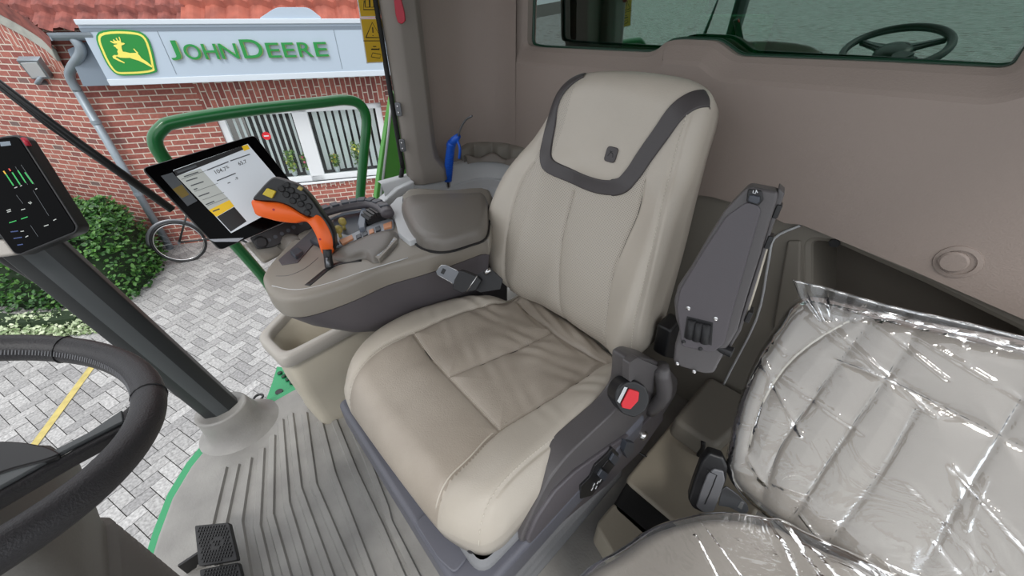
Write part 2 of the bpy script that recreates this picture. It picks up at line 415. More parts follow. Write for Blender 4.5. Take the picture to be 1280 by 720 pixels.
M['rearglass'] = glassmat('tinted_rear_glass', (.35, .68, .55), 1.0, .004, 1.5, .22, gcol=(.66, .80, .75, 1))
M['winglass'] = glassmat('house_window_glass', (.97, 1, 1), .8, .01, 1.5, .0)
def filmmat():
    m_ = bpy.data.materials.new('clear_plastic_film'); m_.use_nodes = True; N = m_.node_tree.nodes; L = m_.node_tree.links
    N.remove(N['Principled BSDF']); out = N['Material Output']
    t = N.new('ShaderNodeBsdfTransparent'); t.inputs[0].default_value = (.95, .96, .97, 1)
    g = N.new('ShaderNodeBsdfGlossy'); g.inputs['Roughness'].default_value = .07; g.inputs[0].default_value = (1, 1, 1, 1)
    d = N.new('ShaderNodeBsdfDiffuse'); d.inputs[0].default_value = (.85, .88, .93, 1)
    tc = N.new('ShaderNodeTexCoord')
    mp = N.new('ShaderNodeMapping'); mp.inputs['Scale'].default_value = (1, 1, 1); L.new(tc.outputs['Object'], mp.inputs[0])
    n = N.new('ShaderNodeTexNoise'); n.inputs['Scale'].default_value = 7; n.inputs['Detail'].default_value = 4; n.inputs['Distortion'].default_value = 1.2; L.new(mp.outputs[0], n.inputs['Vector'])
    bp = N.new('ShaderNodeBump'); bp.inputs['Strength'].default_value = .5; bp.inputs['Distance'].default_value = .02; L.new(n.outputs['Fac'], bp.inputs['Height'])
    L.new(bp.outputs[0], g.inputs['Normal'])
    fz = N.new('ShaderNodeFresnel'); fz.inputs[0].default_value = 1.5; L.new(bp.outputs[0], fz.inputs['Normal'])
    mm = N.new('ShaderNodeMath'); mm.operation = 'MULTIPLY_ADD'; mm.inputs[1].default_value = 1.25; mm.inputs[2].default_value = .02; L.new(fz.outputs[0], mm.inputs[0])
    a = N.new('ShaderNodeMixShader'); a.inputs[0].default_value = .05; L.new(t.outputs[0], a.inputs[1]); L.new(d.outputs[0], a.inputs[2])
    mx = N.new('ShaderNodeMixShader'); L.new(mm.outputs[0], mx.inputs[0]); L.new(a.outputs[0], mx.inputs[1]); L.new(g.outputs[0], mx.inputs[2]); L.new(mx.outputs[0], out.inputs[0])
    return m_
M['film'] = filmmat()

# ================================================================== OUTDOORS
GZ = -2.0
c64, s64 = math.cos(math.radians(64)), math.sin(math.radians(64))
WF = Frame((-8.118, -.011, 0), (c64, s64, 0), (0, 0, 1))           # main wall: a along, b = z, n towards the machine
CORNER = -.40
GF = Frame(WF.P(CORNER, 0, 0), (.857, .515, 0), (0, 0, 1))        # angled gable wall, a < 0 to the left
# ground -----------------------------------------------------------
b = MB(); b.add([(-40, -40, GZ-.02), (40, -40, GZ-.02), (40, 40, GZ-.02), (-40, 40, GZ-.02)], [(0, 1, 2, 3)])
tag(b.build('ground', M['joint']), kind='structure')
b = MB(); L_, W_ = .21, .105; g = .006
ang = math.radians(64+45)
PF = Frame((-5, -1, GZ), (math.cos(ang), math.sin(ang), 0), (-math.sin(ang), math.cos(ang), 0))
rnd = random.Random(3)
def paver(u, v, du, dv):
    p = PF.P(u+du/2, v+dv/2)
    if p.x > 1.0 or p.x < -8.9 or p.y < -5.5 or p.y > 3.6: return
    if p.x > -1.9 and p.y > -1.2: return
    q = (p-WF.o)
    if q.dot(WF.n) < -.1: return
    z = rnd.uniform(-.002, .002)
    vs = [PF.P(u+g/2+e1*(du-g), v+g/2+e2*(dv-g), z) for e1, e2 in ((0, 0), (1, 0), (1, 1), (0, 1))]
    lo = [x-Vector((0, 0, .012)) for x in vs]
    b.add(vs+lo, [(0, 1, 2, 3), (0, 4, 5, 1), (1, 5, 6, 2), (2, 6, 7, 3), (3, 7, 4, 0)])
# herringbone (2:1)
for i in range(-75, 75):
    for j in range(-40, 40):
        # basis: unit of two bricks stepping along the diagonal
        u = i*W_+j*2*L_*0; v = i*W_
        u0 = i*W_ + j*2*L_; v0 = i*W_
        for k in range(2):
            uu = u0+k*0; vv = v0
        paver(u0, v0, L_, W_); paver(u0-W_+0, v0, W_, L_) if False else paver(u0+L_, v0-W_, W_, L_)
# rows above: shift whole lattice
tag(b.build('paving', M['paver']), kind='structure')
# far paving (seen only as a reflection in the rear window)
b = MB(); b.add([(-30, -40, GZ-.008), (30, -40, GZ-.008), (30, -5.4, GZ-.008), (-30, -5.4, GZ-.008)], [(0, 1, 2, 3)], [(-30, -40), (30, -40), (30, -5.4), (-30, -5.4)])
tag(b.build('far_paving', brick('paver_pattern', .21, .105, .01, cols=((168, 167, 166), (140, 139, 138)), mc=(84, 82, 80))), kind='structure')
# painted yellow line
p0 = at(115, 458, 2, GZ+.006); p1 = at(50, 546, 2, GZ+.006); d = (p1-p0).normalized(); sd = Vector((-d.y, d.x, 0))*.035
p1 = p1+d*1.2
b = MB(); b.add([p0+sd, p0-sd, p1-sd, p1+sd], [(0, 1, 2, 3)])
tag(b.build('painted_line', M['yellowline']), 'faded yellow line painted across the grey paving', 'painted line')
# building ---------------------------------------------------------
bld = thing('brick_building', WF.P(0, GZ, 0), 'red brick building with clay tile roof and white window', 'building')
wx = [WF.hit(*p) for p in ((270, 140), (470, 128.7), (372, 227), (487, 216))]
A0, A1, B0, B1 = wx[0][0]-.04, wx[3][0]+.06, -1.14, .06
hole = [(A0, B0), (A1, B0), (A1, B1), (A0, B1)]
b = MB(); holed(b, WF, [(CORNER, GZ), (8, GZ), (8, 1.3), (CORNER, 1.3)], [hole], 0, uv=True)
rimstrip(b, WF, hole, 0, hole, -.12)
b.build('main_wall', M['brick'], bld)
gp = [GF.hit(*p) for p in ((72, 62), (58, 48), (30, 30), (0, 14), (-80, -30))]
b = MB(); pts = [(0, GZ), (0, 1.15), (gp[0][0], gp[0][1])]+gp[1:]+[(gp[-1][0], GZ)]
pts = [(0, GZ), (0, 1.02)]+gp+[(-9, gp[-1][1]+.5), (-9, GZ)]
holed(b, GF, pts, [], 0, uv=True); b.build('gable_wall', M['brick'], bld)
# verge: mortar band and sloping brick course
vg = MB(); off = [(p[0]-.02, p[1]) for p in gp]
low = [(p[0]-.05, p[1]-.13) for p in gp]
vg.prism(GF, off+low[::-1], 0, .05); vg.build('verge_mortar', M['mortar'], bld, bevel=.01)
low2 = [(p[0]-.08, p[1]-.38) for p in gp]
b = MB()
for i in range(len(gp)-1):
    p, q, r_, s_ = low[i], low[i+1], low2[i+1], low2[i]
    L2 = math.hypot(q[0]-p[0], q[1]-p[1]); b.add([GF.P(*p, .012), GF.P(*q, .012), GF.P(*r_, .012), GF.P(*s_, .012)], [(0, 1, 2, 3)], [(0, 0), (0, L2), (.25, L2), (.25, 0)])
b.build('verge_bricks', M['soldier'], bld)
# soldier courses over and under the window
def soldier(a0, a1, b0, b1):
    b = MB(); b.add([WF.P(a0, b0, .012), WF.P(a1, b0, .012), WF.P(a1, b1, .012), WF.P(a0, b1, .012)], [(0, 1, 2, 3)], [(b0, a0), (b0, a1), (b1, a1), (b1, a0)])
    b.build('soldier_course', M['soldier'], bld)
soldier(A0-.1, A1+.1, B1, .46)
soldier(A0, A1, B0-.11, B0)
# window
win = MB()
def wbar(a0, a1, b0, b1, h0=-.1, h1=-.03): win.box(WF, a0, a1, b0, b1, h0, h1)
ma, mb_ = WF.hit(376, 190)[0], WF.hit(394, 190)[0]
ma, mb_ = WF.hit(374, 175)[0], WF.hit(393, 175)[0]
wbar(A0, A1, B0, B0+.1); wbar(A0, A1, B1-.09, B1); wbar(A0, A0+.1, B0, B1); wbar(A1-.1, A1, B0, B1); wbar(ma, mb_, B0, B1)
wbar(A0-.05, A1+.05, B0-.03, B0, -.05, .05)
wf = win.build('window_frame', M['white'], bld, bevel=.008)
for a0, a1 in ((A0+.1, ma), (mb_, A1-.1)):
    b = MB(); b.box(WF, a0, a1, B0+.1, B1-.09, -.075, -.07); b.build('pane', M['winglass'], wf)
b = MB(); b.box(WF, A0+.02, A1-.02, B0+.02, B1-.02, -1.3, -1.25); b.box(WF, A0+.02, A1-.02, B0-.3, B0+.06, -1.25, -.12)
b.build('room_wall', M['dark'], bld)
for k, (a0, a1, nb) in enumerate(((A0+.12, ma-.02, 10), (mb_+.02, A1-.12, 9))):
    bl = MB(); bm_ = WF.sub(0, 0)
    for i in range(nb):
        a = a0+(a1-a0)*(i+.5)/nb; w = .018 if k == 0 else .038
        f2 = Frame(WF.P(a, 0, -.21), WF.x*math.cos(.25)-WF.n*math.sin(.25), (0, 0, 1)); bl.box(f2, -w, w, B0+.12, B1-.1, 0, .003)
    tag(bl.build('vertical_blind', M['blind']), ['white vertical blind in the left pane of the office window, slats turned thin', 'white vertical blind in the right pane of the office window, wider slats'][k], 'blind', 'vertical blinds in the office window')
st = WF.hit(333, 170, -.06)
b = MB(); b.lathe(WF.sub(st[0], st[1], -.068), [(.062, 0), (.062, .006)], 20); sgn = b.build('warning_roundel', M['red'])
tag(sgn, 'small round red no entry sticker on the left window pane', 'sticker')
b = MB(); b.box(WF.sub(st[0], st[1], -.062), -.036, .036, -.009, .009, 0, .003); b.build('bar', M['white'], sgn)
def potted(px, py, s_, lab, flower):
    a, z_ = WF.hit(px, py, -.14); base = WF.P(a, B0+.10, -.128)
    t = thing('potted_plant', base, lab, 'plant', 'potted plants on the office window sill')
    b = MB(); b.lathe(Frame(base, (1, 0, 0), (0, 1, 0)), [(.038, 0), (.048, .09)], 12); b.build('pot', M['white'], t, smooth=True)
    b = MB(); r2 = random.Random(px)
    for i in range(130):
        th_ = r2.uniform(0, 6.28); rr = r2.uniform(.0, .13)*s_; c_ = base+Vector((math.cos(th_)*rr*.9, math.sin(th_)*rr*.5, .10+r2.uniform(0, .28)*s_))
        x_ = Vector((r2.uniform(-1, 1), r2.uniform(-1, 1), r2.uniform(-.4, 1))).normalized(); y_ = x_.orthogonal().normalized()
        b.add([c_, c_+x_*.035+y_*.014, c_+x_*.07, c_+x_*.035-y_*.014], [(0, 1, 2, 3)])
    b.build('leaves', M['plantleaf'], t)
    for i in range(5):
        b = MB()
        c_ = base+Vector((r2.uniform(-.1, .1)*s_, r2.uniform(-.05, .05), .18+r2.uniform(0, .18)*s_)); b.ball(c_, .022, 8); b.build('flower', flower, t, smooth=True)
potted(363, 200, 1.1, 'leafy pot plant with cream flowers on the sill behind the left window pane', M['logo_yellow'])
potted(383, 205, .8, 'potted plant with pinkish flowers beside the middle post of the window', mat('petal_pink', (176, 96, 110), .6))
potted(420, 205, .6, 'small potted plant with yellow flowers behind the right window pane', M['stickeryellow'])
potted(446, 195, 1.3, 'tall yellow green pot plant at the right end of the window sill', M['logo_yellow'])
# roof
RO = WF.P(0, 1.06, .33)
RF = Frame(RO, WF.x, (-WF.n+Vector((0, 0, 1)))); 
vp = sorted([RF.hit(*p) for p in ((66, 50), (34, 24), (0, 4), (-30, -12))], key=lambda t: t[1]); vp.append((vp[-1][0]-(vp[-1][0]-vp[0][0])*-1.2, vp[-1][1]+(vp[-1][1]-vp[0][1])*1.2)); print('VERGE', vp)
def roof(name, amin, a1, b1, tw, tc, mt, lift=0, slope_min=None):
    mb = MB(); da, db = .035, .055; nb = int(b1/db); 
    rows = []
    na = int((a1-(-6))/da)
    idx = {}
    for j in range(nb+1):
        bb = j*db; row = []
        for i in range(na+1):
            a = -6+i*da
            lo = amin(bb)
            aa = max(a, lo)
            fx = (aa/tw) % 1; fy = (bb/tc) % 1
            hgt = .03*math.sin(2*math.pi*fx)+(.03 if fx > .8 else 0)+.06*(1-fy)
            row.append(RF.P(aa, bb, hgt+lift))
        rows.append(row)
    for j in range(nb):
        lo = amin(j*db)
        for i in range(na):
            if -6+(i+1)*da <= lo: continue
            mb.add([rows[j][i], rows[j][i+1], rows[j+1][i+1], rows[j+1][i]], [(0, 1, 2, 3)])
    o = mb.build(name, mt, bld, smooth=False); return o
va = [p[0] for p in vp]; vb = [p[1] for p in vp]
split = RF.hit(236, 20)[0]
b = MB(); n_ = len(vp)-1
gl = [GF.P(p[0], p[1], .06) for p in gp]+[GF.P(-7, gp[-1][1]+.4, .06)]
vl = [RF.P(p[0], p[1], .03) for p in vp[:3]]+[RF.P(vp[-1][0], vp[-1][1], .03), RF.P(vp[-1][0]-1, vp[-1][1]+1, .03), RF.P(vp[-1][0]-3, vp[-1][1]+3, .03)]
gl2 = catmull(gl, 8); vl2 = catmull(vl, 8)
m_ = min(len(gl2), len(vl2)); b.loft([gl2[:m_], [p*.5+q*.5 for p, q in zip(gl2[:m_], vl2[:m_])], vl2[:m_]], (0, 0), closed=False); b.build('verge_tiles', M['tile'], bld)
roof('clay_tile_roof', lambda t: float(np.interp(t, vb, va)), split+.0, 5.0, .21, .30, M['tile'])
roof('clay_tile_roof', lambda t: split-.05, 8, 3.0, .27, .36, M['tile2'], .05)
b = MB(); b.add([GF.P(-14, .2, -.25), GF.P(.3, .2, -.25), GF.P(.3, 5.5, -4.5), GF.P(-14, 5.5, -4.5)], [(0, 1, 2, 3)]); b.build('upper_roof_slope', M['tile'], bld)
# gutter and downpipe
gu = MB(); ring0 = []
gc = at(90, 52, 2, 1.12)
G0 = WF.hit(62, 50, .44); 
gz = 1.07; gh = .44
ga0 = WF.hit(66, 55, gh)[0]
gu = MB(); prof = [(math.cos(math.pi+math.pi*k/10)*.085, math.sin(math.pi+math.pi*k/10)*.085) for k in range(11)]
prof2 = [(x*.9, y*.9) for x, y in prof[::-1]]
gu.loft([[WF.P(a, gz+y, gh-.085+x) for x, y in prof+prof2] for a in (ga0, ga0+.42)])
gu.box(WF, ga0, ga0+.012, gz-.08, gz, gh-.16, gh-.01)
tag(gu.build('roof_gutter', M['zinc']), 'short half round zinc gutter end at the eave left of the sign', 'gutter')
dp = MB(); g1 = WF.P(ga0+.19, gz-.06, gh-.085)
pp = [g1, g1-Vector((0, 0, .14)), WF.P(CORNER+.17, .62, .16), WF.P(CORNER+.12, .42, .11), WF.P(CORNER+.12, 0, .11), WF.P(CORNER+.12, GZ, .11)]
dpt = thing('downpipe', pp[-1], 'grey zinc downpipe at the building corner with swan neck bend', 'downpipe')
dp.tube(pp[:4], .052, 14, smooth=6); dp.tube([pp[3], pp[5]], .05, 14); dp.build('pipe', M['zinc'], dpt, smooth=True)
for z_ in (.05, -1.0):
    b = MB(); b.tube([WF.P(CORNER+.12, z_, .11), WF.P(CORNER+.12, z_-.05, .11)], .058, 14); b.build('bracket', M['zinc'], dpt, smooth='auto')
# fascia behind the sign
fp = [WF.hit(*p, .29) for p in ((84, 62), (112, 50), (560, 50), (560, 90), (104, 108))]
fp[3] = (fp[3][0], fp[4][1])
slab('fascia', WF, fp, 0.02, .29, M['signline'], bld, bevel=.003)
# sign
SO = .42
sg = thing('shop_sign', WF.P(0, .45, SO), 'long pale blue sign board with green lettering and leaping deer emblem above the window', 'sign')
sl = [WF.hit(*p, SO) for p in ((98, 26), (134, 107))]; sr = 5.5
s0 = (sl[0][0]+sl[1][0])/2; zt, zb = sl[0][1], sl[1][1]
b = MB(); b.box(WF, s0, sr, zb, zt, .30, SO); b.build('board', M['sign'], sg, bevel=.006)
b = MB(); b.box(WF, s0, sr, zt-.04, zt+.015, SO-.02, SO+.03); b.box(WF, s0, sr, zb-.005, zb+.07, SO-.02, SO+.012); b.build('rim', M['signrim'], sg, bevel=.006)
b = MB(); b.box(WF, s0, sr, zt-.11, zt-.07, SO-.01, SO+.004)
for px in (210, 424): a = WF.hit(px, 70, SO)[0]; b.box(WF, a, a+.008, zb+.1, zt-.1, SO-.01, SO+.002)
b.build('groove', M['signline'], sg)
hp = rounded([WF.hit(*p, SO+.01) for p in ((322, 24), (345, 9), (385, 9), (404, 24))], .06)
b = MB(); b.prism(WF, hp, SO-.06, SO); b.build('hump', M['sign'], sg, bevel=.004)
# logo
lc = [WF.hit(*p, SO+.02) for p in ((124, 42), (162, 39), (183, 48), (193, 82), (191, 90), (162, 93), (143, 90), (128, 66))]
lp = [tuple(p)[:2] for p in catmull([(a, z_, 0) for a, z_ in lc], 5, closed=True)]
lg = slab('logo_border', WF, offset(lp, .012), SO+.0, SO+.02, M['letter'], sg, bevel=0)
slab('logo_yellow_line', WF, offset(lp, -.006), SO+.02, SO+.024, M['logo_yellow'], lg, bevel=0)
slab('logo_field', WF, offset(lp, -.03), SO+.024, SO+.028, M['logo_green'], lg, bevel=0)
# the leaping deer, outlined from the emblem (5x zoom of the corner crop)
dz = [(700, 285), (712, 290), (716, 297), (726, 303), (722, 318), (728, 332), (722, 340), (705, 338), (692, 345), (697, 358), (730, 375), (766, 390), (768, 384), (735, 366), (712, 352),
      (720, 347), (740, 355), (775, 357), (800, 356), (815, 362), (850, 372), (885, 388), (935, 416), (938, 408), (905, 380), (872, 358), (860, 342), (848, 330), (852, 326), (825, 298), (820, 302), (840, 325),
      (800, 326), (775, 320), (757, 318), (750, 300), (748, 280), (762, 275), (770, 268), (762, 264), (746, 262), (742, 240), (735, 225), (730, 228), (738, 250), (728, 250), (718, 232), (712, 235), (722, 252), (708, 250), (700, 240), (695, 245), (702, 258), (680, 250), (678, 256), (700, 268), (720, 268), (722, 272), (700, 276)]
dpx = [WF.hit(x*260/1280, y*130/640, SO+.03) for x, y in dz]
b = MB(); holed(b, WF, dpx if area(dpx) > 0 else dpx[::-1], [], SO+.032); 
b.build('logo_deer', M['logo_yellow'], lg)
# lettering
def word(txt, size, x, z_, fr, h, mt, name, parent, ext=.012, bold=0, sx=1, off=(0, 0)):
    cu = bpy.data.curves.new('t', 'FONT'); cu.body = txt; cu.size = size; cu.extrude = ext/2; cu.offset = bold; cu.resolution_u = 3
    o = bpy.data.objects.new('t', cu); COL.objects.link(o); bpy.context.view_layer.update()
    dg = bpy.context.evaluated_depsgraph_get(); me = bpy.data.meshes.new_from_object(o.evaluated_get(dg))
    w = max(v.co.x for v in me.vertices) if len(me.vertices) else 0
    for v in me.vertices: v.co = fr.P(x+off[0]+v.co.x*sx, z_+off[1]+v.co.y, h+v.co.z)
    bpy.data.objects.remove(o); 
    ob = link(name, me, mt, parent, False); return x+w*sx
def sz(h): return h/.72
L0 = WF.hit(216, 75, SO+.03)[0]; L1 = WF.hit(412, 72, SO+.03)[0]
zb1 = WF.hit(222, 76, SO+.03)[1]; hJ = WF.hit(226, 51, SO+.03)[1]-zb1
lay = [('J', 1.0), ('O', .8), ('H', .8), ('N', .8), (' ', 0), ('D', 1.0), ('E', .8), ('E', .8), ('R', .8), ('E', .8)]
HJ = hJ*.98; slots = [(215, 228.5), (234, 254.5), (258, 275.5), (279, 300.5), None, (306.5, 332), (337, 353), (357, 371.5), (376, 393), (396.5, 412)]
for (ch, s_), sl_ in zip(lay, slots):
    if not sl_: continue
    cu = bpy.data.curves.new('t', 'FONT'); cu.body = ch; cu.size = 1; cu.offset = .004; cu.extrude = .01; cu.resolution_u = 6
    o = bpy.data.objects.new('t', cu); COL.objects.link(o); bpy.context.view_layer.update()
    me0 = bpy.data.meshes.new_from_object(o.evaluated_get(bpy.context.evaluated_depsgraph_get())); bpy.data.objects.remove(o)
    x0 = min(v.co.x for v in me0.vertices); x1 = max(v.co.x for v in me0.vertices); y0 = min(v.co.y for v in me0.vertices); y1 = max(v.co.y for v in me0.vertices)
    ym = 75 - (sl_[0]-216)*.008
    ta, tb = WF.hit(sl_[0], 74, SO+.03)[0], WF.hit(sl_[1], 74, SO+.03)[0]
    if ch == 'J': pass
    hh = HJ*s_
    lpart = None
    for (mt, dx, dh, dep) in ((M['letteredge'], .007, 0, -.012), (M['letter'], 0, .008, 0)):
        me = me0.copy()
        for v in me.vertices: v.co = WF.P(ta+(v.co.x-x0)/(x1-x0)*(tb-ta)+dx, zb1+.01+(v.co.y-y0)/(y1-y0)*hh-dx*.8, SO+.01+dh+(v.co.z+.01)*1.0)
        o = link('letter' if lpart is None else 'letter_face', me, mt, sg if lpart is None else lpart, False)
        if lpart is None: lpart = o
# floodlight on the gable
fc = GF.hit(40, 86); fr_ = Frame(GF.P(fc[0], fc[1], .12), GF.x, Vector((0, 0, 1))*.75-GF.n*-.6)
fl = thing('floodlight', GF.P(fc[0]+.1, fc[1]-.1, 0), 'small grey floodlight mounted on the brick gable left of the downpipe', 'lamp')
q = [fr_.hit(*p) for p in ((21, 76), (47, 76), (63, 98), (40, 99))]
slab('housing', fr_, offset(q, .006), -.07, 0, M['zinc'], fl, bevel=.008)
slab('lens', fr_, offset(q, -.03), 0, .006, M['white'], fl, bevel=.002)
b = MB(); e_ = GF.hit(58, 103); b.tube([fr_.P(*fr_.hit(52, 96), -.05), GF.P(e_[0], e_[1], .1), GF.P(e_[0], e_[1], .0)], .03, 10); b.build('bracket_arm', M['zinc'], fl, smooth=True)
# hedges ------------------------------------------------------------
def hedge(name, gpx, hmax, label, n, leafm, ls, seed, kind=None):
    poly = [at(p[0], p[1], 2, GZ) if p[0] not in ('W', 'G') else (WF if p[0] == 'W' else GF).P(p[1], GZ, p[2]) for p in gpx]; P2 = [(p.x, p.y) for p in poly]
    if area(P2) < 0: P2 = P2[::-1]
    r2 = random.Random(seed); xs = [p[0] for p in P2]; ys = [p[1] for p in P2]
    def inside(x, y):
        c = False; j = len(P2)-1
        for i in range(len(P2)):
            if (P2[i][1] > y) != (P2[j][1] > y) and x < (P2[j][0]-P2[i][0])*(y-P2[i][1])/(P2[j][1]-P2[i][1])+P2[i][0]: c = not c
            j = i
        return c
    pl = P2+[P2[0]]
    t = thing(name, (sum(xs)/len(xs), sum(ys)/len(ys), GZ), label, 'hedge')
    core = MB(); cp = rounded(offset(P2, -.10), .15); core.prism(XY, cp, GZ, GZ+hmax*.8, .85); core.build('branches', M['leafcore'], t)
    b = MB(); k = 0
    while k < n:
        x, y = r2.uniform(min(xs), max(xs)), r2.uniform(min(ys), max(ys))
        if not inside(x, y): continue
        d = float(seg_dist(np.array([x]), np.array([y]), [pl])[0])
        bump_ = .12*math.sin(x*5.1+1)*math.cos(y*4.3)+.05*math.sin(x*13+y*11)
        top = hmax*(1+bump_)*min(1, (d/.28))**.45 if d < .28 else hmax*(1+bump_)
        z_ = r2.uniform(.0, top) if d < .14 else top-abs(r2.gauss(0, .05))
        c_ = Vector((x, y, GZ+z_)); s_ = ls*r2.uniform(.6, 1.3)
        x_ = Vector((r2.gauss(0, 1), r2.gauss(0, 1), r2.gauss(0, .5))).normalized()
        up = Vector((r2.gauss(0, .6)+.5, r2.gauss(0, .6)-.3, 1)).normalized(); y_ = up.cross(x_).normalized(); nn = x_.cross(y_)
        b.add([c_, c_+x_*.35*s_+y_*.32*s_-nn*.05*s_, c_+x_*.8*s_+y_*.2*s_-nn*.05*s_, c_+x_*s_-nn*.12*s_, c_+x_*.8*s_-y_*.2*s_-nn*.05*s_, c_+x_*.35*s_-y_*.32*s_-nn*.05*s_], [(0, 1, 2, 3), (0, 3, 4, 5)])
        k += 1
    b.build('foliage', leafm, t)
    return t
hedge('ivy_hedge', [(-60, 385), (40, 392), (110, 386), (165, 378), (200, 348), (206, 330), ('W', CORNER+.05, .08), ('G', -.1, .08), ('G', -4.2, .08)], .95, 'dark green leafy hedge against the brick wall below the downpipe', 17000, M['leaf'], .062, 5)
hedge('variegated_groundcover', [(-60, 440), (0, 425), (60, 424), (128, 415), (146, 399), (110, 393), (40, 399), (-60, 392)], .22, 'low pale variegated shrubs in front of the dark hedge', 6000, M['leaf2'], .05, 6)
# bicycle -----------------------------------------------------------
wc = at(224, 303, 2, GZ+.34); 
bdir = Vector((.25, 1, 0)).normalized()
bc = thing('bicycle', (wc.x, wc.y, GZ), 'dark bicycle parked at the wall, its wheel showing left of the touchscreen', 'bicycle')
wn = Frame(wc, bdir, (0, 0, 1))
def wheel(c_, nm='wheel'):
    f_ = Frame(c_, bdir, (0, 0, 1)); b = MB()
    b.tube([f_.P(math.cos(t)*.33, math.sin(t)*.33) for t in [k*math.pi/20 for k in range(41)]], .017, 8)
    o = b.build('tyre', M['black'], bc, smooth=True)
    b = MB(); b.tube([f_.P(math.cos(t)*.305, math.sin(t)*.305) for t in [k*math.pi/20 for k in range(41)]], .01, 6); b.build('rim', M['chrome'], o, smooth=True)
    b = MB(); b.tube([f_.P(0, 0, -.04), f_.P(0, 0, .04)], .02, 8)
    for k in range(16):
        t = k*math.pi/8; b.tube([f_.P(0, 0), f_.P(math.cos(t)*.3, math.sin(t)*.3)], .0015, 4)
    b.build('spokes', M['steel'], o)
wheel(wc); wc2 = wc+bdir*1.08; wheel(wc2)
b = MB(); bbk = wc+bdir*.48+Vector((0, 0, -.05)); seat_ = wc+bdir*.32+Vector((0, 0, .5)); hd_ = wc+bdir*.86+Vector((0, 0, .48))
for a_, c_ in ((wc, bbk), (wc, seat_), (bbk, seat_), (bbk, hd_), (seat_, hd_), (hd_, wc2), (hd_, hd_+Vector((-.04, -.03, .2))), (seat_, seat_+Vector((0, 0, .12)))): b.tube([a_, c_], .014, 8)
b.build('frame', M['post'], bc, smooth=True)
b = MB(); t_ = hd_+Vector((-.04, -.03, .2)); b.tube([t_-wn.n*.27-bdir*.15, t_-wn.n*.2, t_, t_+wn.n*.2, t_+wn.n*.27-bdir*.15], .011, 8, smooth=4); b.build('handlebar', M['chrome'], bc, smooth=True)
b = MB(); b.ball(seat_+Vector((0, 0, .14)), .13, 12, (1, .6, .3)); b.build('saddle', M['black'], bc, smooth=True)
b = MB(); f_ = wn; b.tube([f_.P(math.cos(t)*.365, math.sin(t)*.365) for t in [math.pi*(.1+.9*k/14) for k in range(15)]], .02, 6, flat=(.3, 1.4, (0, 0, 1))); b.build('mudguard', M['steel'], bc, smooth=True)

# ================================================================== MACHINE EXTERIOR
rail = thing('access_handrail', (-1.75, .35, -.15), 'green tubular handrail loop outside the cab, behind the touchscreen', 'handrail')
rp = [at(345, 372, 0, -1.75), at(327, 344, 0, -1.75), at(255, 262, 0, -1.75), at(212, 208, 0, -1.75), at(194, 178, 0, -1.75), at(203, 160, 0, -1.75), at(222, 152, 0, -1.75), at(300, 139, 0, -1.75), at(400, 128, 0, -1.75), at(432, 125, 0, -1.75), at(450, 131, 0, -1.75), at(458, 150, 0, -1.75), at(455, 190, 0, -1.75), at(450, 252, 0, -1.75), at(447, 330, 0, -1.75)]
b = MB(); b.tube(rp, .021, 16, smooth=6); b.build('rail_tube', M['green'], rail, smooth=True)
pf = Frame((0, 0, -.14), (1, 0, 0), (0, 1, 0))
sp = [pf.hit(*p) for p in ((346, 458), (372, 482), (380, 500), (330, 514), (318, 517), (342, 470))]
plat = thing('access_platform', (*sp[0], -.14), 'bright green metal step plate with holes beyond the cab floor', 'step plate')
sp = [pf.hit(346, 458), (-1.2, .5), (-1.2, -.05), pf.hit(327, 514), pf.hit(340, 478)]
b = MB(); b.prism(pf, sp, -.03, 0); b.build('plate', M['mint'], plat, bevel=.003)
b = MB()
for k in range(4):
    x_, y_ = pf.hit(352+k*5, 470+k*4); b.ball((x_-.02, y_, -.135), .012, 10, (1, 1, .5))
b.build('tread_studs', M['darkgreen'], plat, smooth=True)
b = MB(); x_, y_ = pf.hit(349, 490); b.lathe(Frame((x_, y_, -.139), (1, 0, 0), (0, 1, 0)), [(.016, 0), (.016, .003)], 16); b.build('round_hole', M['black'], plat)
p_ = at(323, 497, 2, -.3)
b = MB(); b.tube([p_+Vector((math.cos(t)*.02, math.sin(t)*.02, 0)) for t in [k*math.pi/8 for k in range(17)]], .006, 6)
b.tube([p_+Vector((.02, 0, 0)), Vector((-1.62, .05, -.3)), Vector((-1.55, .1, -.17))], .006, 6)
tag(b.build('eyelet', M['black'], smooth=True), 'little black ring beside the green step plate', 'ring')
# green side panel seen behind the pillar
X_ = -1.62
gpn = thing('side_panel', (X_, .9, .3), 'bright green perforated body panel outside the rear pillar', 'panel')
sf = Frame((X_, 0, 0), (0, 1, 0), (0, 0, 1))
gq = [sf.hit(*p) for p in ((490, 118), (478, 190), (468, 262), (520, 300), (560, 200), (530, 90))]
b = MB(); b.prism(sf, gq, -.03, 0); b.build('sheet', M['lime'], gpn, bevel=.004)
b = MB(); ga, gb = sf.hit(494, 150), sf.hit(475, 250)
for i in range(34):
    for j in range(9):
        z_ = .42+i*.014; y_ = .86+j*.014+(.007 if i % 2 else 0)
        b.box(sf, y_, y_+.006, z_, z_+.006, 0, .001)
b.build('perforations', M['darkgreen'], gpn)
b = MB(); b.tube([at(490, 120, 0, X_), at(486, 160, 0, X_), at(474, 262, 0, X_)], .006, 8); b.build('edge_strip', M['ledge'], gpn, smooth=True)
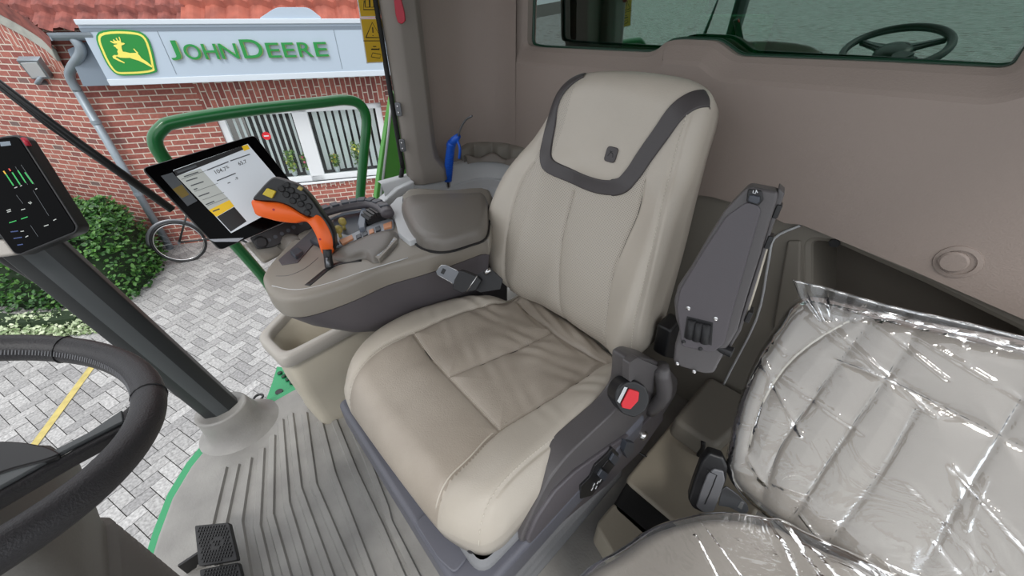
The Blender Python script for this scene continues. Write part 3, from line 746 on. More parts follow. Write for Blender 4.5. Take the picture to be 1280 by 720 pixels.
# wiper arm
wa = thing('wiper_arm', at(200, 243, 0, -1.42), 'thin black wiper arm running down behind the touchscreen', 'wiper')
b = MB(); b.tube([at(-40, 72, 0, -1.42), at(60, 150, 0, -1.42), at(100, 180, 0, -1.42), at(215, 262, 0, -1.42)], [.004, .008, .010, .011], 10); b.build('arm', M['black'], wa, smooth=True)
b = MB(); b.tube([at(-40, 78, 0, -1.425), at(60, 157, 0, -1.425), at(185, 243, 0, -1.425)], .005, 8); b.build('washer_hose', M['softblack'], wa, smooth=True)
# second dark bar outside
xb = -1.5
q0 = [at(-60, 262, 0, xb), at(0, 312, 0, xb), at(60, 348, 0, xb), at(120, 392, 0, xb), at(146, 410, 0, xb)]
b = MB(); b.tube(q0, [.02, .022, .024, .022, .010], 14, smooth=3, flat=(.5, 1.1, (0, 0, 1)))
tag(b.build('mirror_bracket', M['black'], smooth=True), 'tapered black bar outside the cab beside the front pillar', 'bracket')

# ================================================================== CAB SHELL
RW = Frame((0, 1.15, 0), (1, 0, 0), (0, 0, 1)); # normal = -y (towards the driver)
# floor -------------------------------------------------------------
fpts = [at(180, 722, 2, 0), at(196, 670, 2, 0), at(214, 622, 2, 0), at(238, 582, 2, 0), at(256, 560, 2, 0)]
fl2 = [(.55, -.55), (-.9, -.62), (-1.03, -.56)]+[(p.x, p.y) for p in fpts]+[(-1.36, -.12), (-1.37, .05), (-1.36, .70), (-1.36, 1.2), (.55, 1.2)]
b = MB(); b.prism(XY, fl2, -.045, 0); tag(b.build('floor', M['mat'], bevel=.012, seg=3), kind='structure')
ed = [(.55, -.60), (-.92, -.67), (-1.06, -.60)]+[(p.x-.035, p.y-.012) for p in fpts]+[(-1.40, -.12), (-1.40, 1.2), (.55, 1.2)]
b = MB(); b.prism(XY, ed, -.14, -.012); tag(b.build('sill_green', M['mint'], bevel=.004), kind='structure').name = 'trim_1'
# rubber mat ribs
def z6(x, y): return at(180+x/2.118, 380+y/2.118, 2, 0.003)
ribs = [[(212, 435), (178, 575), (150, 700)], [(245, 427), (212, 577), (190, 720)], [(278, 410), (252, 580), (278, 740)], [(312, 385), (300, 590), (335, 740)], [(340, 350), (335, 560), (385, 740)],
        [(362, 308), (378, 530), (440, 740)], [(388, 292), (410, 490), (500, 740)], [(425, 290), (450, 480), (560, 740)], [(465, 310), (500, 450), (610, 740)], [(500, 300), (560, 450), (630, 600), (690, 740)], [(535, 290), (590, 410), (640, 540), (650, 580), (730, 740)]]
b = MB()
for rb in ribs:
    P = [z6(*p) for p in rb]; L0_, R0_, L1_, R1_ = [], [], [], []
    for i, p in enumerate(P):
        d = (P[min(i+1, len(P)-1)]-P[max(i-1, 0)]).normalized(); s_ = Vector((-d.y, d.x, 0))
        L0_.append(p+s_*.0125); R0_.append(p-s_*.0125); L1_.append(p+s_*.0080+Vector((0, 0, .006))); R1_.append(p-s_*.0080+Vector((0, 0, .006)))
    for i in range(len(P)): 
        for q_ in (L0_, R0_): q_[i].z = -.001
    b.loft([[L0_[i], L1_[i], R1_[i], R0_[i]] for i in range(len(P))], (1, 1))
rm = b.build('mat_ribs', M['mat']); rm.parent = bpy.data.objects['floor']
# rear wall ---------------------------------------------------------
w0 = [(648, -120), (648, 57), (662, 60), (800, 67), (812, 63), (822, 53), (838, 50), (885, 52), (897, 60), (912, 72), (1100, 80), (1250, 88), (1268, 84), (1283, 60), (1300, -40)]
WH = [RW.hit(*p) for p in w0]
WH[0] = (WH[1][0], 1.75); WH[-1] = (WH[-2][0], 1.75)
WH = rounded(WH, .02, 4)
def grow(P, d): return offset(P, d)
seamline = [(840, 240), (889, 246), (950, 263), (980, 279), (1002, 281), (1140, 338), (1290, 404)]
SLp = [RW.hit(*p) for p in seamline]; SLp = [(-1.25, .715), (-.80, .715), (-.66, SLp[0][1]-.01)]+SLp+[(.55, SLp[-1][1]-.06)]
up = [(-1.20, .72)]+SLp[1:]+[(.55, 2.0), (-1.20, 2.0)]
up = [(-1.20, SLp[0][1])]+SLp[1:]+[(.55, 2.0), (-1.20, 2.0)]
b = MB(); O1 = grow(WH, .055)
holed(b, RW, up if area(up) > 0 else up[::-1], [O1], 0)
b.cur = 0; rimstrip(b, RW, O1, 0, grow(WH, .045), -.006); rimstrip(b, RW, grow(WH, .045), -.006, grow(WH, .012), -.032); rimstrip(b, RW, grow(WH, .012), -.032, WH, -.045); rimstrip(b, RW, WH, -.045, WH, -.09)
# bottom return of the upper panel
for i in range(len(SLp)-1):
    p, q = SLp[i], SLp[i+1]
    b.add([RW.P(max(p[0], -1.2), p[1], 0), RW.P(q[0], q[1], 0), RW.P(q[0], q[1]-.004, -.03), RW.P(max(p[0], -1.2), p[1]-.004, -.03)], [(0, 1, 2, 3)])
tag(b.build('wall_rear', M['wall'], smooth='auto', angle=20), kind='structure')
# curved corner + side return behind the pillar (one more wall)
b = MB(); prof = [(-1.20, 1.15)]+[(-1.20-.17*math.sin(t), .98+.17*math.cos(t)) for t in [math.pi/2*k/10 for k in range(1, 11)]]+[(-1.372, .80)]
b.loft([[Vector((x, y, z_)) for x, y in prof] for z_ in (.66, .8, 1.0, 1.3, 2.0)], (0, 0), closed=False)
tag(b.build('wall_right', M['wall'], smooth=True), kind='structure')
# pocket niche in the rear corner
nk = [(575, 184), (592, 179), (620, 180), (648, 178), (660, 186), (650, 197), (638, 201), (622, 196), (606, 201), (590, 196), (578, 194)]
# lower wall, with the opening behind the passenger seat
no = [RW.hit(*p) for p in ((1014, 303), (1040, 307), (1150, 355), (1290, 424), (1290, 560), (1010, 520))]
lowp = [(-1.27, .0)]+[(.55, 0), (.55, SLp[-1][1]+.01)]+[(p[0], p[1]+.012) for p in SLp[::-1][1:-1]]+[(-1.27, SLp[0][1]+.012)]
LW = Frame((0, 1.18, 0), (1, 0, 0), (0, 0, 1))
no = rounded([LW.hit(*p) for p in ((1014, 303), (1042, 306), (1150, 355), (1284, 421), (1284, 560), (1016, 520))], .015)
if area(no) < 0: no = no[::-1]
lp_ = lowp if area(lowp) > 0 else lowp[::-1]
b = MB(); holed(b, LW, lp_, [grow(no, .016)], 0); rimstrip(b, LW, grow(no, .016), 0, grow(no, .014), -.006); rimstrip(b, LW, grow(no, .014), -.006, grow(no, .004), -.012); rimstrip(b, LW, grow(no, .004), -.012, no, -.02); rimstrip(b, LW, no, -.02, grow(no, -.01), -.22)
tag(b.build('wall_rear_lower', M['lower'], smooth='auto', angle=20), kind='structure')
b = MB(); b.prism(LW, grow(no, .03), -.24, -.215); tag(b.build('niche_back', M['niche']), kind='structure')
# upright ribs on the lower wall and light piping
b = MB(); b.tube([LW.P(*LW.hit(p[0], p[1], .004), .004) for p in ((1000, 282), (968, 298), (960, 330), (945, 400), (905, 480), (893, 520))], .0035, 8, smooth=4)
tag(b.build('seam_piping', M['ledge'], smooth=True), kind='structure').name = 'trim_2'
b = MB(); p1_ = [LW.hit(*p) for p in ((985, 300), (1002, 300), (1000, 400), (990, 520), (960, 520), (968, 400))]; b.prism(LW, p1_, -.01, .008)
tag(b.build('lower_rib', M['lower'], bevel=.006), kind='structure').name = 'trim_3'
# round cap, hook screw
cp = RW.hit(1192, 326)
cap = thing('round_wall_cap', RW.P(*cp, 0), 'round beige cap on the rear wall above the wrapped seat', 'cap')
cf = RW.sub(cp[0], cp[1])
b = MB(); b.lathe(cf.sub(.006, 0), [(.036, -.001), (.035, .003), (.027, .005), (.026, .002)], 40); b.build('collar', M['wall'], cap, smooth='auto')
b = MB(); b.lathe(cf, [(.0225, .001), (.0225, .008), (.019, .011), (.004, .0115)], 40); b.build('disc', M['wall'], cap, smooth='auto')
cp = LW.hit(1043, 304); b = MB(); b.lathe(LW.sub(cp[0], cp[1]), [(.012, 0), (.011, .003)], 16); tag(b.build('screw_plug', M['black'], smooth='auto'), 'tiny dark plug on the lip of the niche', 'plug')
# rear window -------------------------------------------------------
ya = math.radians(4); ta_ = math.radians(3.5)
GFm = Frame((0, 1.225, 1.16), (math.cos(ya), -math.sin(ya), 0), (0, -math.sin(ta_), math.cos(ta_)))
b = MB(); gg = [GFm.hit(*p) for p in ((600, 110), (1340, 130))]
b.box(GFm, -1.35, .4, -.12, .75, -.004, 0); tag(b.build('window_1', M['rearglass']), kind='structure')
b = MB(); b.box(Frame((0, 1.6, 0), (1, 0, 0), (0, 0, 1)), -2.4, 1.2, .4, 2.4, -.05, 0); bk = tag(b.build('machine_housing', M['darkgreen']), 'dark green machine body seen through the tinted rear window', 'machine body')
for (x0, x1, z0, z1, h1, mt) in ((-1.5, -1.15, .9, 1.5, .12, 'machine'), (-1.05, -1.0, .9, 1.6, .08, 'darkgreen'), (-.95, -.72, 1.0, 1.32, .15, 'green'), (-.70, -.5, 1.0, 1.25, .1, 'green'), (-1.62, -1.56, .9, 1.9, .16, 'lightgrey'), (-.3, .9, .95, 1.14, .12, 'green')):
    b = MB(); b.box(Frame((0, 1.6, 0), (1, 0, 0), (0, 0, 1)), x0, x1, z0, z1, 0, h1); b.build('housing_block', M[mt], bk, bevel=.01)
# window rubber: green edge line
b = MB(); q = grow(WH, -.001); pts_ = [RW.P(p[0], p[1], -.075) for p in q]; b.tube(pts_+[pts_[0]], .006, 6)
tag(b.build('window_seal', M['darkgreen'], smooth=True), kind='structure').name = 'trim_4'
b = MB(); b.prism(XY, [(.6, -.62), (-1.0, -.62), (-1.36, -.35), (-1.38, 1.25), (.6, 1.25)], 1.95, 2.05); tag(b.build('ceiling', M['wall'], bevel=.01), kind='structure')
# B pillar ----------------------------------------------------------
b = MB()
pil = [(-1.365, .715), (-1.345, .715), (-1.325, .728), (-1.31, .75), (-1.302, .81), (-1.325, .842), (-1.365, .845)]
lo_ = [(-1.365, .715), (-1.345, .715), (-1.325, .728), (-1.31, .75), (-1.30, .815), (-1.32, .848), (-1.365, .85)]
lo2 = [(-1.365, .715), (-1.345, .715), (-1.325, .73), (-1.305, .755), (-1.285, .84), (-1.305, .875), (-1.365, .88)]
b.loft([[Vector((x, y, z_)) for x, y in pr] for z_, pr in ((.70, lo2), (.75, lo2), (.79, lo_), (.84, pil), (1.3, pil), (2.0, pil))])
tag(b.build('pillar_b', M['pillar'], bevel=.006, angle=25), kind='structure').name = 'trim_5'
b = MB(); b.tube([(-1.362, .705, 2.0), (-1.362, .705, .9), (-1.362, .70, .76), (-1.362, .66, .70), (-1.362, .60, .67)], .009, 8, smooth=4)
tag(b.build('door_seal', M['foam'], smooth=True), kind='structure').name = 'trim_6'
for k, (px, py) in enumerate(((499, 136), (504, 181))):
    p_ = at(px, py, 0, -1.335); s_ = thing('striker_bolt', p_, ['upper chrome striker plate on the rear pillar edge', 'lower chrome striker plate on the rear pillar edge'][k], 'striker plate', 'striker plates on the rear pillar')
    f_ = Frame(p_, (0.3, -.95, 0), (0, 0, 1)); f_ = Frame(p_+Vector((.006, -.006, 0)), (.7, .7, 0), (0, 0, 1))
    slab('plate', f_, [(-.010, -.022), (.010, -.022), (.010, .022), (-.010, .022)], -.004, .004, M['steel'], s_, bevel=.002, r=.006)
    b = MB(); b.ball(f_.P(0, .010, .004), .004, 8); b.ball(f_.P(0, -.010, .004), .004, 8); b.build('screws', M['chrome'], s_, smooth=True)
# red emergency handle
eh = thing('emergency_hammer', at(500, 10, 0, -1.30), 'crimson plastic handle hanging on the rear pillar top', 'handle')
f_ = Frame(at(500, 10, 0, -1.312), (.5, .86, 0), (0, 0, 1))
f_ = Frame(at(500, 10, 0, -1.31), (.6, .8, 0), (0, 0, 1))
hp = [f_.hit(*p) for p in ((491, -60), (493, 0), (495, 18), (498, 28), (503, 30), (507, 26), (506, 15), (502, 0), (498, -60))]
slab('grip', f_, hp, -.02, .012, M['darkred'], eh, bevel=.006, r=.003)
# ledge ------------------------------------------------------------
b = MB()
outer_ = [(-1.372, .60), (-1.372, .80)]+[(-1.20-.17*math.cos(t), .98+.17*math.sin(t)) for t in [math.pi/2*k/8 for k in range(9)]]+[(-.6, 1.15)]
def inner(d): return [(-1.372+d*.7, .60), (-1.372+d, .80)]+[(-1.20-(.17-d)*math.cos(t), .98+(.17-d)*math.sin(t)) for t in [math.pi/2*k/8 for k in range(9)]]+[(-.6, 1.15-d)]
LZ = .735
def lring(d, z_): return [Vector((x, y, z_)) for x, y in inner(d)]
b.loft([lring(-.01, LZ+.001), lring(.022, LZ), lring(.034, LZ-.006), lring(.062, LZ-.068), lring(.060, LZ-.073), lring(.060, LZ-.078), lring(.064, LZ-.080), lring(.10, LZ-.10), lring(.125, LZ-.20), lring(.13, .3)], (0, 0), closed=False)
tag(b.build('ledge_upper', M['ledge'], smooth='auto', angle=40), kind='structure').name = 'trim_7'
# sill running forward from the pillar
f_ = Frame((-1.33, 0, 0), (0, 1, 0), (0, 0, 1))
sp_ = [f_.hit(*p) for p in ((516, 225), (514, 248), (494, 268), (480, 282), (464, 276), (474, 254), (495, 235))]
slab('sill_front', f_, sp_, -.035, .015, M['ledge'], None, bevel=.006); tag(bpy.data.objects['sill_front'], kind='structure').name = 'trim_9'
# pocket tray with wavy lip on the ledge
pk = thing('pocket_tray', (-1.17, 1.09, LZ), 'moulded brown pocket with wavy lip on the rear ledge behind the seat', 'tray')
def wallpath(u, d):
    """u = metres along the rear corner: arc first, then the straight back wall"""
    R0 = .17; La = R0*math.pi/2
    if u < La: t = u/R0; return (-1.20-(R0-d)*math.cos(t), .98+(R0-d)*math.sin(t))
    return (-1.20+(u-La), 1.15-d)
def pxof(p):
    v = Vector(p)-EYE; return 640+F_PX*v.dot(CR)/v.dot(CF)
u0 = min([k*.005 for k in range(60)], key=lambda u: abs(pxof((*wallpath(u, .02), .80))-577)); NU = 120; UL = .50
def prow(df, zf): return [Vector((*wallpath(u0+UL*i/NU, df(i)), zf(i))) for i in range(NU+1)]
def endf(i): return min(1, i/10, (NU-i)/10)
sc_ = lambda i: abs(math.sin(i*.16+.4))
ZT = .802
b = MB(); b.loft([prow(lambda i: .012+.018*sc_(i), lambda i: LZ+.004), prow(lambda i: .010+.018*sc_(i), lambda i: ZT-.018), prow(lambda i: .006+.012*sc_(i), lambda i: ZT-.004-.015*(1-endf(i))), prow(lambda i: -.002, lambda i: ZT-.015*(1-endf(i)))], (0, 0), closed=False)
b.build('pocket_back', M['lower'], pk, smooth=True)
zl = lambda i: LZ+.022+.010*math.sin(i*.17+1.2)
b = MB(); b.loft([prow(lambda i: .030, lambda i: LZ), prow(lambda i: .032, lambda i: zl(i)-.004), prow(lambda i: .036, zl), prow(lambda i: .046, zl), prow(lambda i: .052, lambda i: zl(i)-.006), prow(lambda i: .056, lambda i: LZ-.002)], (0, 0), closed=False)
b.build('wavy_lip', M['pillar'], pk, smooth=True)
# blue air gun ------------------------------------------------------
f_ = Frame((0, 1.0, 0), (1, 0, 0), (0, 0, 1)); AY = .87
def ap(px, py, y=AY): return at(px, py, 1, y)
ag = thing('air_blow_gun', ap(560, 243), 'blue air blow gun with thin bent nozzle standing on the ledge', 'air gun')
b = MB(); pts_ = [ap(560, 226), ap(561, 205), ap(563, 188), ap(565, 178)]; b.tube(pts_, [.014, .0155, .015, .016], 16, smooth=4, flat=(1, 1.15, (0, 1, 0)))
b.tube([ap(561, 182), ap(568, 175), ap(573, 170)], [.012, .015, .010], 12); b.build('body', M['blue'], ag, smooth=True)
b = MB()
for k in range(13):
    p_ = ap(560+k*.25, 225-k*2.9); b.tube([p_, p_+Vector((0, 0, .002))], .0168, 16)
b.build('grip_rings', M['blue'], ag, smooth='auto')
b = MB(); b.tube([ap(572, 176), ap(575, 186), ap(574, 198)], .005, 8, smooth=3); b.build('trigger', M['blue'], ag, smooth=True)
b = MB(); b.tube([ap(572, 172), ap(576, 160), ap(582, 150), ap(590, 145)], .0035, 8, smooth=4); b.build('nozzle', M['steel'], ag, smooth=True)
b = MB(); b.tube([ap(560, 225), ap(560, 233)], .0105, 12); b.tube([ap(560, 233), ap(559.5, 244)], .0065, 12); b.build('coupling', M['chrome'], ag, smooth='auto')
# A pillar ----------------------------------------------------------
pa0 = at(279, 513, 0, -1.33); pa1 = at(48, 315, 0, -1.35); pd = (pa1-pa0).normalized()
pa0 = pa0-pd*.08; pa1 = pa1+pd*1.1
sdv = pd.cross(Vector((1, 0, 0))).normalized()    # fore-aft
ins = pd.cross(sdv).normalized()
if ins.x < 0: ins = -ins
b = MB(); sec = [(-.052, -.02), (-.05, .012), (-.018, .030), (.018, .030), (.05, .012), (.052, -.02), (.0, -.045)]
b.loft([[p + sdv*u + ins*v for u, v in sec] for p in (pa0, pa1)])
for i in range(len(b.mi)): b.mi[i] = 0
b.mi[3-1] = 1
tag(b.build('pillar_a', [M['post'], M['post2']], bevel=.004), kind='structure').name = 'trim_10'
# boot at its foot
cb = Vector((pa0.x, pa0.y, 0)); 
b = MB(); rings = []
for z_, rx, ry, pw in ((.115, .058, .068, 0), (.12, .066, .076, 0), (.112, .07, .08, 0), (.08, .072, .084, 0), (.04, .080, .092, 0), (.015, .094, .108, 0), (-.002, .118, .132, 0)):
    c_ = pa0+pd*((z_-pa0.z)/pd.z); rings.append([Vector((c_.x+rx*math.cos(t), c_.y+ry*math.sin(t), z_)) for t in [2*math.pi*k/36 for k in range(36)]])
b.loft(rings, (1, 0))
tag(b.build('pillar_boot', M['mat'], smooth=True), kind='structure').name = 'trim_11'
# warning stickers on the side glass
SG = Frame((-1.362, 0, 0), (0, 1, 0), (0, 0, 1))
def sticker(name, px, label):
    q_ = [SG.hit(*p) for p in px]
    a0 = min(p[0] for p in q_); a1 = max(p[0] for p in q_)
    t = thing(name, SG.P(*q_[0], 0), label, 'sticker', 'yellow stickers on the side glass')
    b = MB(); b.prism(SG, offset(q_, .003), 0, .0008); b.build('white_backing', M['white'], t)
    b = MB(); b.prism(SG, q_, .0008, .0014); b.build('yellow_face', M['stickeryellow'], t)
    return t
def ink(t, polys, name, h=.0014):
    b = MB()
    for pl in polys:
        w = pl[0]; P = [SG.P(*SG.hit(*p), h) for p in pl[1:]]; b.tube(P, w, 5, flat=(1, .3, tuple(SG.n)))
    b.build(name, M['ink'], t)
t = sticker('warning_sticker', ((451, 24), (477, 24), (482.5, 77), (459, 78)), 'yellow warning sticker with exclamation triangle and wrench, on the side glass')
ink(t, [[.0016, (457, 47), (465, 28), (476, 47), (457, 47)], [.002, (465.5, 34), (466, 41)], [.002, (466, 44), (466, 45)]], 'warning_triangle')
ink(t, [[.0012, (454, 51), (479, 51)], [.002, (463.5, 61.5), (474, 61.5)], [.003, (465, 61), (465.5, 61.5)], [.003, (473, 61), (474, 61.5)], [.0016, (466, 58), (470, 58)], [.0012, (464, 70), (465.5, 66), (476, 68), (474.5, 73), (463.5, 71), (464, 70)]], 'wrench_symbol')
t = sticker('manual_sticker', ((446.5, -6), (474, -6), (474.5, 20), (451, 20.5)), 'yellow sticker with an open book symbol above the warning triangle')
ink(t, [[.0016, (455, 1), (454, 12), (469, 12), (468, 1)], [.0016, (456, -2), (456.5, 9), (461.5, 9), (461, -2)], [.0016, (462, -2), (462.5, 9), (467, 9), (466, -2)]], 'book_symbol')

# ================================================================== DRIVER SEAT
CT = math.radians(3)
CX = -.52
CFm = Frame((CX, .42, .50), (1, 0, 0), (0, math.cos(CT), -math.sin(CT)))
def Cz(pts, s=1.8, ox=400, oy=320): return [(ox+x/s, oy+y/s) for x, y in pts]
ol = [(660, 360, .0), (639, 362, .03), (600, 360, .035), (567, 364, .035), (511, 381, .035), (461, 412, .03), (436, 440, .015), (428, 468, 0), (430, 492, -.03), (447, 525, -.05), (483, 575, -.05), (533, 640, -.05), (560, 668, -.055), (600, 688, -.06), (625, 680, -.06), (648, 655, -.05), (690, 606, -.04), (730, 560, -.035), (770, 518, -.03), (792, 484, -.02), (789, 458, .0), (745, 415, .0), (700, 385, .0)]
out = [CFm.hit(*p) for p in ol]; out = [tuple(p)[:2] for p in catmull([(a, c_, 0) for a, c_ in out], 6, closed=True)]
def Ch(px, h=.015): return [CFm.hit(x, y, h) for x, y in px]
def cm(pts, k=5): return [tuple(p)[:2] for p in catmull([(a, c_, 0) for a, c_ in pts], k)]
sLeft = cm(Ch([(429, 492), (440, 470), (470, 447), (517, 423), (567, 398), (620, 380), (646, 371)]))
sFront = cm(Ch([(517, 423), (550, 458), (590, 500), (625, 537)]))
sMid = cm(Ch([(561, 469), (600, 451), (650, 430), (692, 411)]))
sRight = cm(Ch([(536, 645), (548, 620), (565, 597), (590, 574), (625, 537), (680, 501), (725, 474), (758, 453), (782, 449)]))
sRear = cm(Ch([(644, 373), (668, 392), (692, 411), (725, 432), (758, 453)]))
sSide = cm(Ch([(600, 690), (603, 664), (612, 645), (630, 622), (667, 587), (700, 558), (733, 531), (760, 507), (771, 495)], -.0))
seams = [sLeft, sFront, sMid, sRight, sRear]
def ctop(A, B):
    d = seg_dist(A, B, seams); d2 = seg_dist(A, B, [sSide])
    bol = .030*sm(np.abs(A+.01), .13, .25)*(1-.5*sm(-B, .12, .3))
    puff = .012*(1-np.exp(-(d/.022)))-.004*np.exp(-(d/.004)**2)
    wr = .0018*np.sin(A*60+8*np.sin(B*21))*np.exp(-((d-.03)/.05)**2)*sm(B, -.1, .1)
    wr += .0028*np.exp(-((d-.012)/.01)**2)*np.sin(A*47+B*63)*sm(B, 0, .2)
    # soft creases in the seat panels
    wr += .0035*np.sin((A*.9+B*.5)*52+3*np.sin(B*9))*np.exp(-((A+.02)/.13)**2-((B-.15)/.10)**2)
    return bol+puff-.0035*np.exp(-(d2/.004)**2)+wr+.012*np.exp(-((B+.16)/.12)**2)
CP = Pillow(CFm, out, ctop, .075, .80, bottom=-.12, center=(-.0, 0.0), flare=.04)
seat = thing('driver_seat', (CX, .42, 0), 'beige leather driver seat with dark headrest band, in the middle of the cab', 'seat')
b = CP.mesh(340, 125, 44)
# worn centre: second material slot inside the seams
cu_o = b.build('seat_cushion', [M['leather_worn'], M['leather']], seat, smooth=True)
CP.stitches(sSide[4:], .005, M['thread'], 'cushion_stitching', cu_o, w=.0008, L=.004); 
CP.stitches(sFront, .003, M['thread'], 'front_stitching', cu_o, step=.005, w=.0009, L=.0035)
CP.stitches(sLeft[10:], .0035, M['thread'], 'bolster_stitching', cu_o, step=.005, w=.0008, L=.0035)
b = MB()
for s_ in (sFront, sMid, sRear): b.tube([CP.pt(a, c_, -.001) for a, c_ in s_[::2]], .0011, 5)
for s_ in (sLeft[4:], sRight[5:]): b.tube([CP.pt(a, c_, -.001) for a, c_ in s_[::1]], .0012, 5)
b.build('panel_seams', M['dark_thread'], cu_o, smooth=True)
b = MB(); b.tube([CP.pt(a-.006, c_, -.0003) for a, c_ in sRight[4:22]], .0017, 6); b.build('bolster_welt_highlight', M['piping'], cu_o, smooth=True)  # bolster welt, its highlight put in as lighter leather
b = MB(); b.tube([CP.pt(a+.006, c_-.003, -.0003) for a, c_ in sLeft[3:16]], .0017, 6); b.build('bolster_welt_highlight', M['piping'], cu_o, smooth=True)
# ---- backrest
BT = math.radians(17)
BFm = Frame((CX, .705, .50), (1, 0, 0), (0, math.sin(BT), math.cos(BT)))
bo = [(740, 85, -.01), (712, 90, -.01), (692, 108, -.01), (676, 140, 0), (655, 180, .005), (628, 225, .01), (612, 265, .02), (606, 300, .02), (611, 328, .02), (628, 352, .01), (660, 376, 0), (700, 402, 0), (745, 432, 0), (778, 450, 0), (797, 447, -.02), (812, 420, -.02), (826, 370, -.02), (842, 310, -.02), (856, 250, -.02), (872, 190, -.025), (886, 145, -.03), (889, 120, -.04), (870, 102, -.03), (840, 93, -.02), (790, 86, -.01)]
bout = [BFm.hit(*p) for p in bo]; bout = [tuple(p)[:2] for p in catmull([(a, c_, 0) for a, c_ in bout], 6, closed=True)]
def Bh(px, h=.0): return cm([BFm.hit(x, y, h) for x, y in px])
def z5(pts): return [(660+x/3.6, 60+y/3.6) for x, y in pts]
band_px = z5([(215, 92), (170, 130), (125, 190), (98, 260), (90, 350), (88, 450), (110, 525), (180, 570), (270, 610), (350, 628), (420, 620), (465, 575), (520, 490), (590, 390), (660, 290), (730, 225), (800, 195)])
bU = Bh(band_px, .012)
bsL = Bh([(676, 205), (660, 240), (650, 290), (645, 345), (645, 362)])
bsM = Bh([(718, 240), (708, 290), (704, 340), (703, 404)])
bsR = Bh([(808, 225), (800, 262), (785, 300), (770, 345), (764, 400), (761, 440)])
bsS = Bh([(862, 145), (852, 180), (842, 225), (832, 290), (820, 350), (806, 410), (798, 446)])
inner_px = [(p.x, p.y) for p in []]
def btop(A, B):
    d = seg_dist(A, B, [bsL, bsM, bsR]); dU = seg_dist(A, B, [bU]); dS = seg_dist(A, B, [bsS])
    lo = 1-sm(B, .42, .48)
    bol = .038*sm(np.abs(A), .10, .20)*(1-sm(B, .35, .55))
    lumb = .02*np.exp(-((B-.16)/.16)**2)
    puff = .008*(1-np.exp(-(d/.02)))*lo-.003*np.exp(-(d/.0035)**2)
    head = .014*sm(B, .36, .46)*np.exp(-(A/.16)**2)
    return .0+bol+lumb+puff+head-.006*np.exp(-(dU/.03)**2)-.003*np.exp(-(dS/.0035)**2)
BP = Pillow(BFm, bout, btop, .055, .80, bottom=-.115, flare=.03)
b = BP.mesh(340, 120, 44)
br_ = b.build('backrest', [M['leather'], M['perf']], seat, smooth=True)
# perforated inner panels get uv + slot
def assign(o, fr, test):
    me = o.data; base = Vector((0, 0, 0)); q = o
    while q.parent: q = q.parent; base += q.location
    l = me.uv_layers.new(name='UVMap'); n = len(me.vertices); co_ = np.empty(n*3); me.vertices.foreach_get('co', co_); co_ = co_.reshape(-1, 3)+np.array(base)-np.array(fr.o)
    A = co_@np.array(fr.x); B = co_@np.array(fr.y)
    for p in me.polygons:
        vs = list(p.vertices); a = A[vs].mean(); c_ = B[vs].mean()
        if test(a, c_): p.material_index = 1
        for li, vi in zip(p.loop_indices, vs): l.data[li].uv = (A[vi], B[vi])
def xat(pl, y):
    pl = sorted(pl, key=lambda p: p[1]); return float(np.interp(y, [p[1] for p in pl], [p[0] for p in pl]))
bUs = sorted(bU, key=lambda p: p[0])
def binside(a, c_): return xat(bsL, c_) < a < xat(bsR, c_) and .02 < c_ < float(np.interp(a, [p[0] for p in bU], [p[1] for p in bU]))
assign(br_, BFm, binside)
def cinside(a, c_):
    dd = 1; return not (xat(sLeft, c_) < a < xat(sRight, c_))
assign(cu_o, CFm, cinside)
# headrest insert & band
bUt = [p for p in bU if math.hypot(p[0]-BP.c[0], p[1]-BP.c[1])/float(BP.rad(math.atan2(p[1]-BP.c[1], p[0]-BP.c[0]))) < 1.03]
hb = BP.ribbon(bUt, [.017]*3+[.0185]*8+[.021]*8, .006, M['leather_band'], 'headrest_band', seat, sub=2, prof=7, label='dark charcoal leather band framing the headrest')
bg = BFm.hit(763, 193, .02); bgp = BP.pt(*bg, 0)
f_ = Frame(bgp, BFm.x, BFm.y+BFm.n*.0)
slab('badge', f_, [(-.0155, -.018), (.0155, -.018), (.0155, .018), (-.0155, .018)], -.002, .005, M['leather_band'], seat, bevel=.0015, r=.009, label='small dark rounded badge on the headrest')
b = MB()
for q_ in ([(-.007, -.005), (-.002, .004), (.006, .003), (.008, -.006)], [(-.004, .008), (-.002, .004)], [(.002, .008), (-.002, .004)]): b.tube([f_.P(x, y, .005) for x, y in q_], .0009, 5)
b.build('badge_emblem', M['black'], bpy.data.objects['badge'])
BP.stitches(bsS, -.006, M['thread'], 'backrest_stitching', br_, e=.0018)
for s_, nm in ((bsL, 'panel_seam_left'), (bsR, 'panel_seam_right')):
    pass
b = MB(); b.tube([BP.pt(a, c_, -.0005) for a, c_ in bsM[::3]], .0012, 5); b.tube([BP.pt(a, c_, -.0005) for a, c_ in bsR[::3]], .0012, 5); b.tube([BP.pt(a, c_, -.0005) for a, c_ in bsL[::3]], .0012, 5);
b.build('panel_seams', M['dark_thread'], br_, smooth=True)
# ---- side trim (instructor side)
SX = -.232
TF = Frame((SX, 0, 0), (0, 1, 0), (0, 0, 1))
tp = [TF.hit(*p) for p in ((648, 682), (664, 645), (686, 600), (711, 568), (767, 516), (785, 492), (788, 474), (790, 452), (800, 446), (818, 450), (838, 462), (848, 474), (846, 492), (827, 522), (798, 563), (754, 606), (722, 632), (684, 664))]
tr = slab('side_trim', TF, tp, -.05, .0, M['trim'], seat, bevel=.012, r=.03, seg=4)
rd = [TF.hit(*p) for p in ((656, 672), (668, 645), (691, 611), (716, 587), (760, 556), (804, 527), (826, 500))]
rdl = [TF.hit(*p) for p in ((660, 680), (684, 664), (722, 632), (754, 606), (798, 563), (827, 522), (826, 500))]
slab('control_fascia', TF, rd+rdl[::-1][1:], -.03, .008, M['shell'], tr, bevel=.005, seg=3)
TS = TF.sub(0, 0, .008)
def tq(px): return [TF.hit(p[0], p[1], .008) for p in px]
